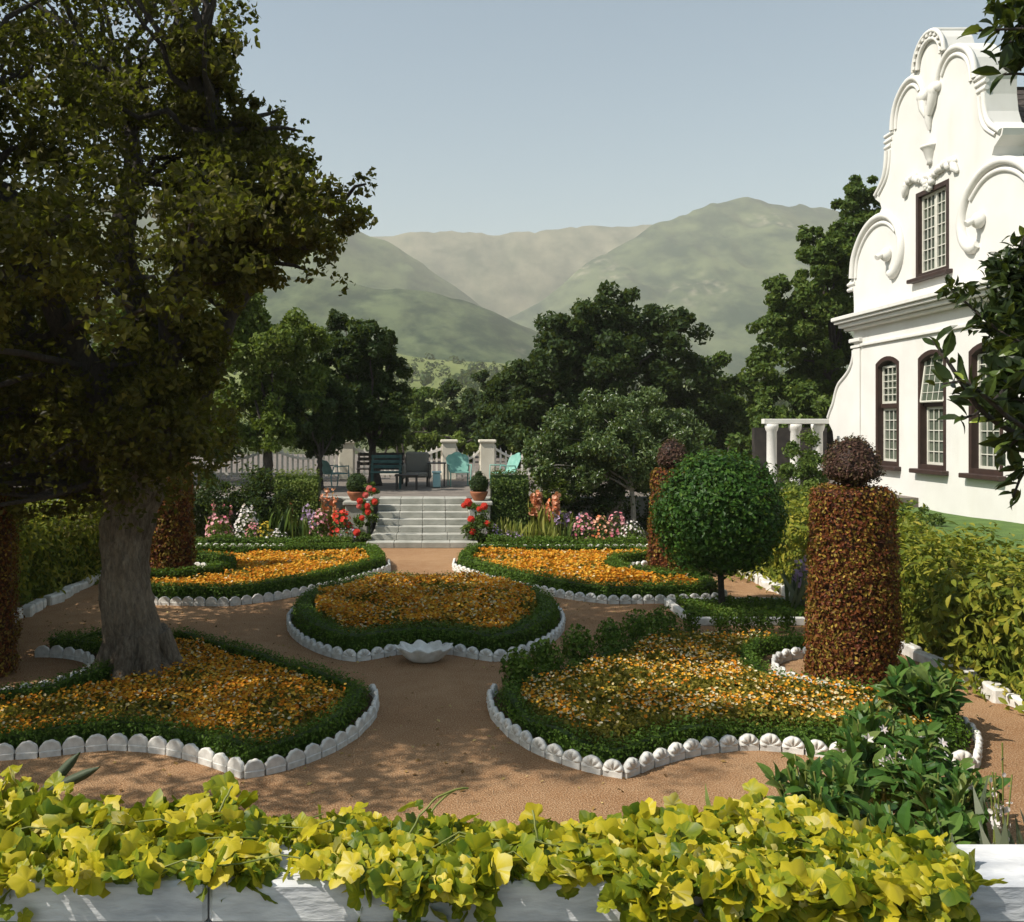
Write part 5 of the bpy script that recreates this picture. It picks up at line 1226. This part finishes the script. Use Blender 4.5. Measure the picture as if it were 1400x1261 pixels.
broad('white_flowering_plant', 'white flowering leafy plant in front of the near right bed', 1210, 1040, 6.0, .52, .4, 170, .14, 'broad', 'white', 14)
broad('white_flowering_plant', 'leafy plant with a few white flowers at the right end of the vine', 1285, 1060, 5.6, .42, .36, 150, .13, 'broad', 'white', 6)
broad('broad_leaved_plant', 'dark leafy plant rising behind the right half of the ivy', 1130, 1050, 5.2, .6, .34, 130, .14)
broad('broad_leaved_plant', 'low leafy plant at the end of the right path', 1250, 1100, 4.7, .5, .4, 160, .14)
broad('low_green_plant', 'low small leaved plant above the white wall end', 1335, 1130, 4.3, .22, .3, 140, .07, 'mid')
broad('low_green_plant', 'low small leaved plant cut by the right picture edge', 1400, 1120, 4.2, .24, .25, 100, .07, 'mid')
spikes('seeding_weed', 'thin pale flowered weed stalks at the right picture edge', bx(1380, 4.4), 4.4, .75, 'white', 6, .09, 5, 'greyleaf', 0, .03)
spikes('grass_tuft', 'tuft of thin grass blades behind the ivy, right of centre', bx(1065, 4.9), 4.9, .5, None, 5, .1, 0, 'mid', 0)
# dark agave blades at left
m = M(); 
for a, l in (((.32, .05, .36), .2), ((.55, 0, .26), .24)):
    b = P(58, 1086, 3.5); d = unit(np.array(a)); s = np.linspace(0, 1, 9)
    c = b+d*l*s[:, None]; wv = np.cross(d, [0, -1, 0]); wv /= np.linalg.norm(wv); wd = .022*np.interp(s, [0, .2, .8, 1], [.7, 1, .8, .15])
    V = np.concatenate([c+wv*wd[:, None], c+np.array([0, .02, 0]), c-wv*wd[:, None], c-np.array([0, .012, 0])]); n = 9
    m.add(V, [[g*n+i, g*n+i+1, ((g+1) % 4)*n+i+1, ((g+1) % 4)*n+i] for g in range(4) for i in range(8)], 0, .1, True)
    m.add(c[[0]].repeat(3, 0)+R.normal(0, .002, (3, 3)), [[0, 1, 2]])
tube(m, [P(56, 1090, 3.5)-np.array([0, 0, 1.05]), P(57, 1086, 3.5)], .02, 6, 0, .1)
tag(m.obj('agave_plant', MAT['greyleaf']), 'two dark stiff blades sticking up behind the ivy at the left', 'plant')

# ---------------------------------------------------------------- front wall and ivy
WZ, W0, W1 = 1.2, 2.59, 2.84
m = M(); xb = [-2.4, -.635, 1.2, 3.2]
for a, b in zip(xb[:-1], xb[1:]): box(m, ((a+b)/2, (W0+W1)/2, WZ-.06), (b-a-.006, W1-W0, .12), bev=.012)
box(m, (.4, (W0+W1)/2, .54), (5.6, W1-W0-.03, 1.08))
tag(m.obj('garden_wall', MAT['oldwall']), 'low whitewashed wall along the front, draped with ivy', 'wall')
t = thing('ivy_vine', 'yellow green ivy sprawling along the top of the front white wall', 'vine', (0, W1, WZ))
topx = [-60, 0, 40, 110, 180, 250, 320, 350, 440, 520, 570, 640, 700, 730, 760, 830, 890, 960, 1020, 1090, 1150, 1230, 1310]
topy = [1062, 1066, 1072, 1105, 1100, 1108, 1088, 1115, 1122, 1125, 1112, 1132, 1140, 1122, 1142, 1130, 1112, 1128, 1108, 1092, 1120, 1160, 1180]
botx = [-60, 60, 400, 520, 535, 640, 660, 860, 880, 915, 930, 990, 1005, 1100, 1250, 1300, 1310]
boty = [1215, 1203, 1199, 1198, 1225, 1222, 1198, 1198, 1255, 1250, 1205, 1205, 1285, 1300, 1290, 1240, 1200]
m = M(); ms = M(); n = 5400
px = R.uniform(-60, 1312, n); right = R.random(n) < .22; px[right] = R.uniform(860, 1310, right.sum())
ty = np.interp(px, topx, topy)+R.normal(0, 9, n)+34*(fnoise(np.stack([px, px*0, px*0], 1), 1/60., 31, 2)-.36); by = np.interp(px, botx, boty)
v = R.random(n)**.85; py = ty+(by-ty)*v
keep = (px > 850) | (fnoise(np.stack([px, py*1.6, px*0], 1), 1/55., 77, 3)+R.normal(0, .05, n) > .3)
px, py = px[keep], py[keep]; n = len(px)
# each leaf sits on the heap: behind the wall top, over it, or hanging down its face
Yd = np.where(py > 1203, W0-.03-R.random(n)*.09*(1+(px > 860)), 3.2-(3.2-W0)*np.clip((py-1075)/(1203-1075), 0, 1)+R.normal(0, .05, n))
pos = np.stack([(px-CX)*Yd/F, Yd, EYE-(py-HY)*Yd/F], 1)
pos[:, 2] = np.where((Yd > W0) & (Yd < W1), np.maximum(pos[:, 2], WZ+.01), pos[:, 2])
nr = R.normal(size=(n, 3))*.75+np.stack([R.normal(-.15, .2, n), np.full(n, -.5), np.full(n, .7)], 1)
scatter(m, LOB, pos, nr, .07*R.uniform(.35, 1.45, n), 0, np.clip(R.normal(.37, .3, n), 0, 1), None, True)
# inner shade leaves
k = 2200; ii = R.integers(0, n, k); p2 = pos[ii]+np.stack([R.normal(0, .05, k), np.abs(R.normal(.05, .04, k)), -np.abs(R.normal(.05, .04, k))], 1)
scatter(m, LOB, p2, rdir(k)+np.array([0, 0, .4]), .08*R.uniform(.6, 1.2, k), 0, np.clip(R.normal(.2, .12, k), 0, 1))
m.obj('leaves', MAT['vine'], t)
for k in range(18):
    x0 = R.uniform(-1.5, .8); l = R.uniform(.3, .6); y0 = R.uniform(W0+.02, W1+.15); z0 = WZ+R.uniform(.0, .03)
    tube(ms, branch_path((x0, y0, z0), (x0+l, y0+R.normal(0, .08), z0+R.normal(.01, .02)), 7, .03, .1), .0026, 5)
for (xa, ya, xb_, yb) in ((560, 1140, 598, 1090), (598, 1090, 640, 1078), (590, 1110, 622, 1080), (735, 1150, 728, 1108), (300, 1110, 318, 1075)):
    tube(ms, branch_path(P(xa, ya, 2.8), P(xb_, yb, 2.85), 6, .08, .05), .0035, 5); q = P(xb_, yb, 2.85)[None]+R.normal(0, .015, (2, 3)); scatter(m, LOB, q, rdir(2)+np.array([0, -1, .5]), .07)
ms.obj('stems', MAT['stem'], t)
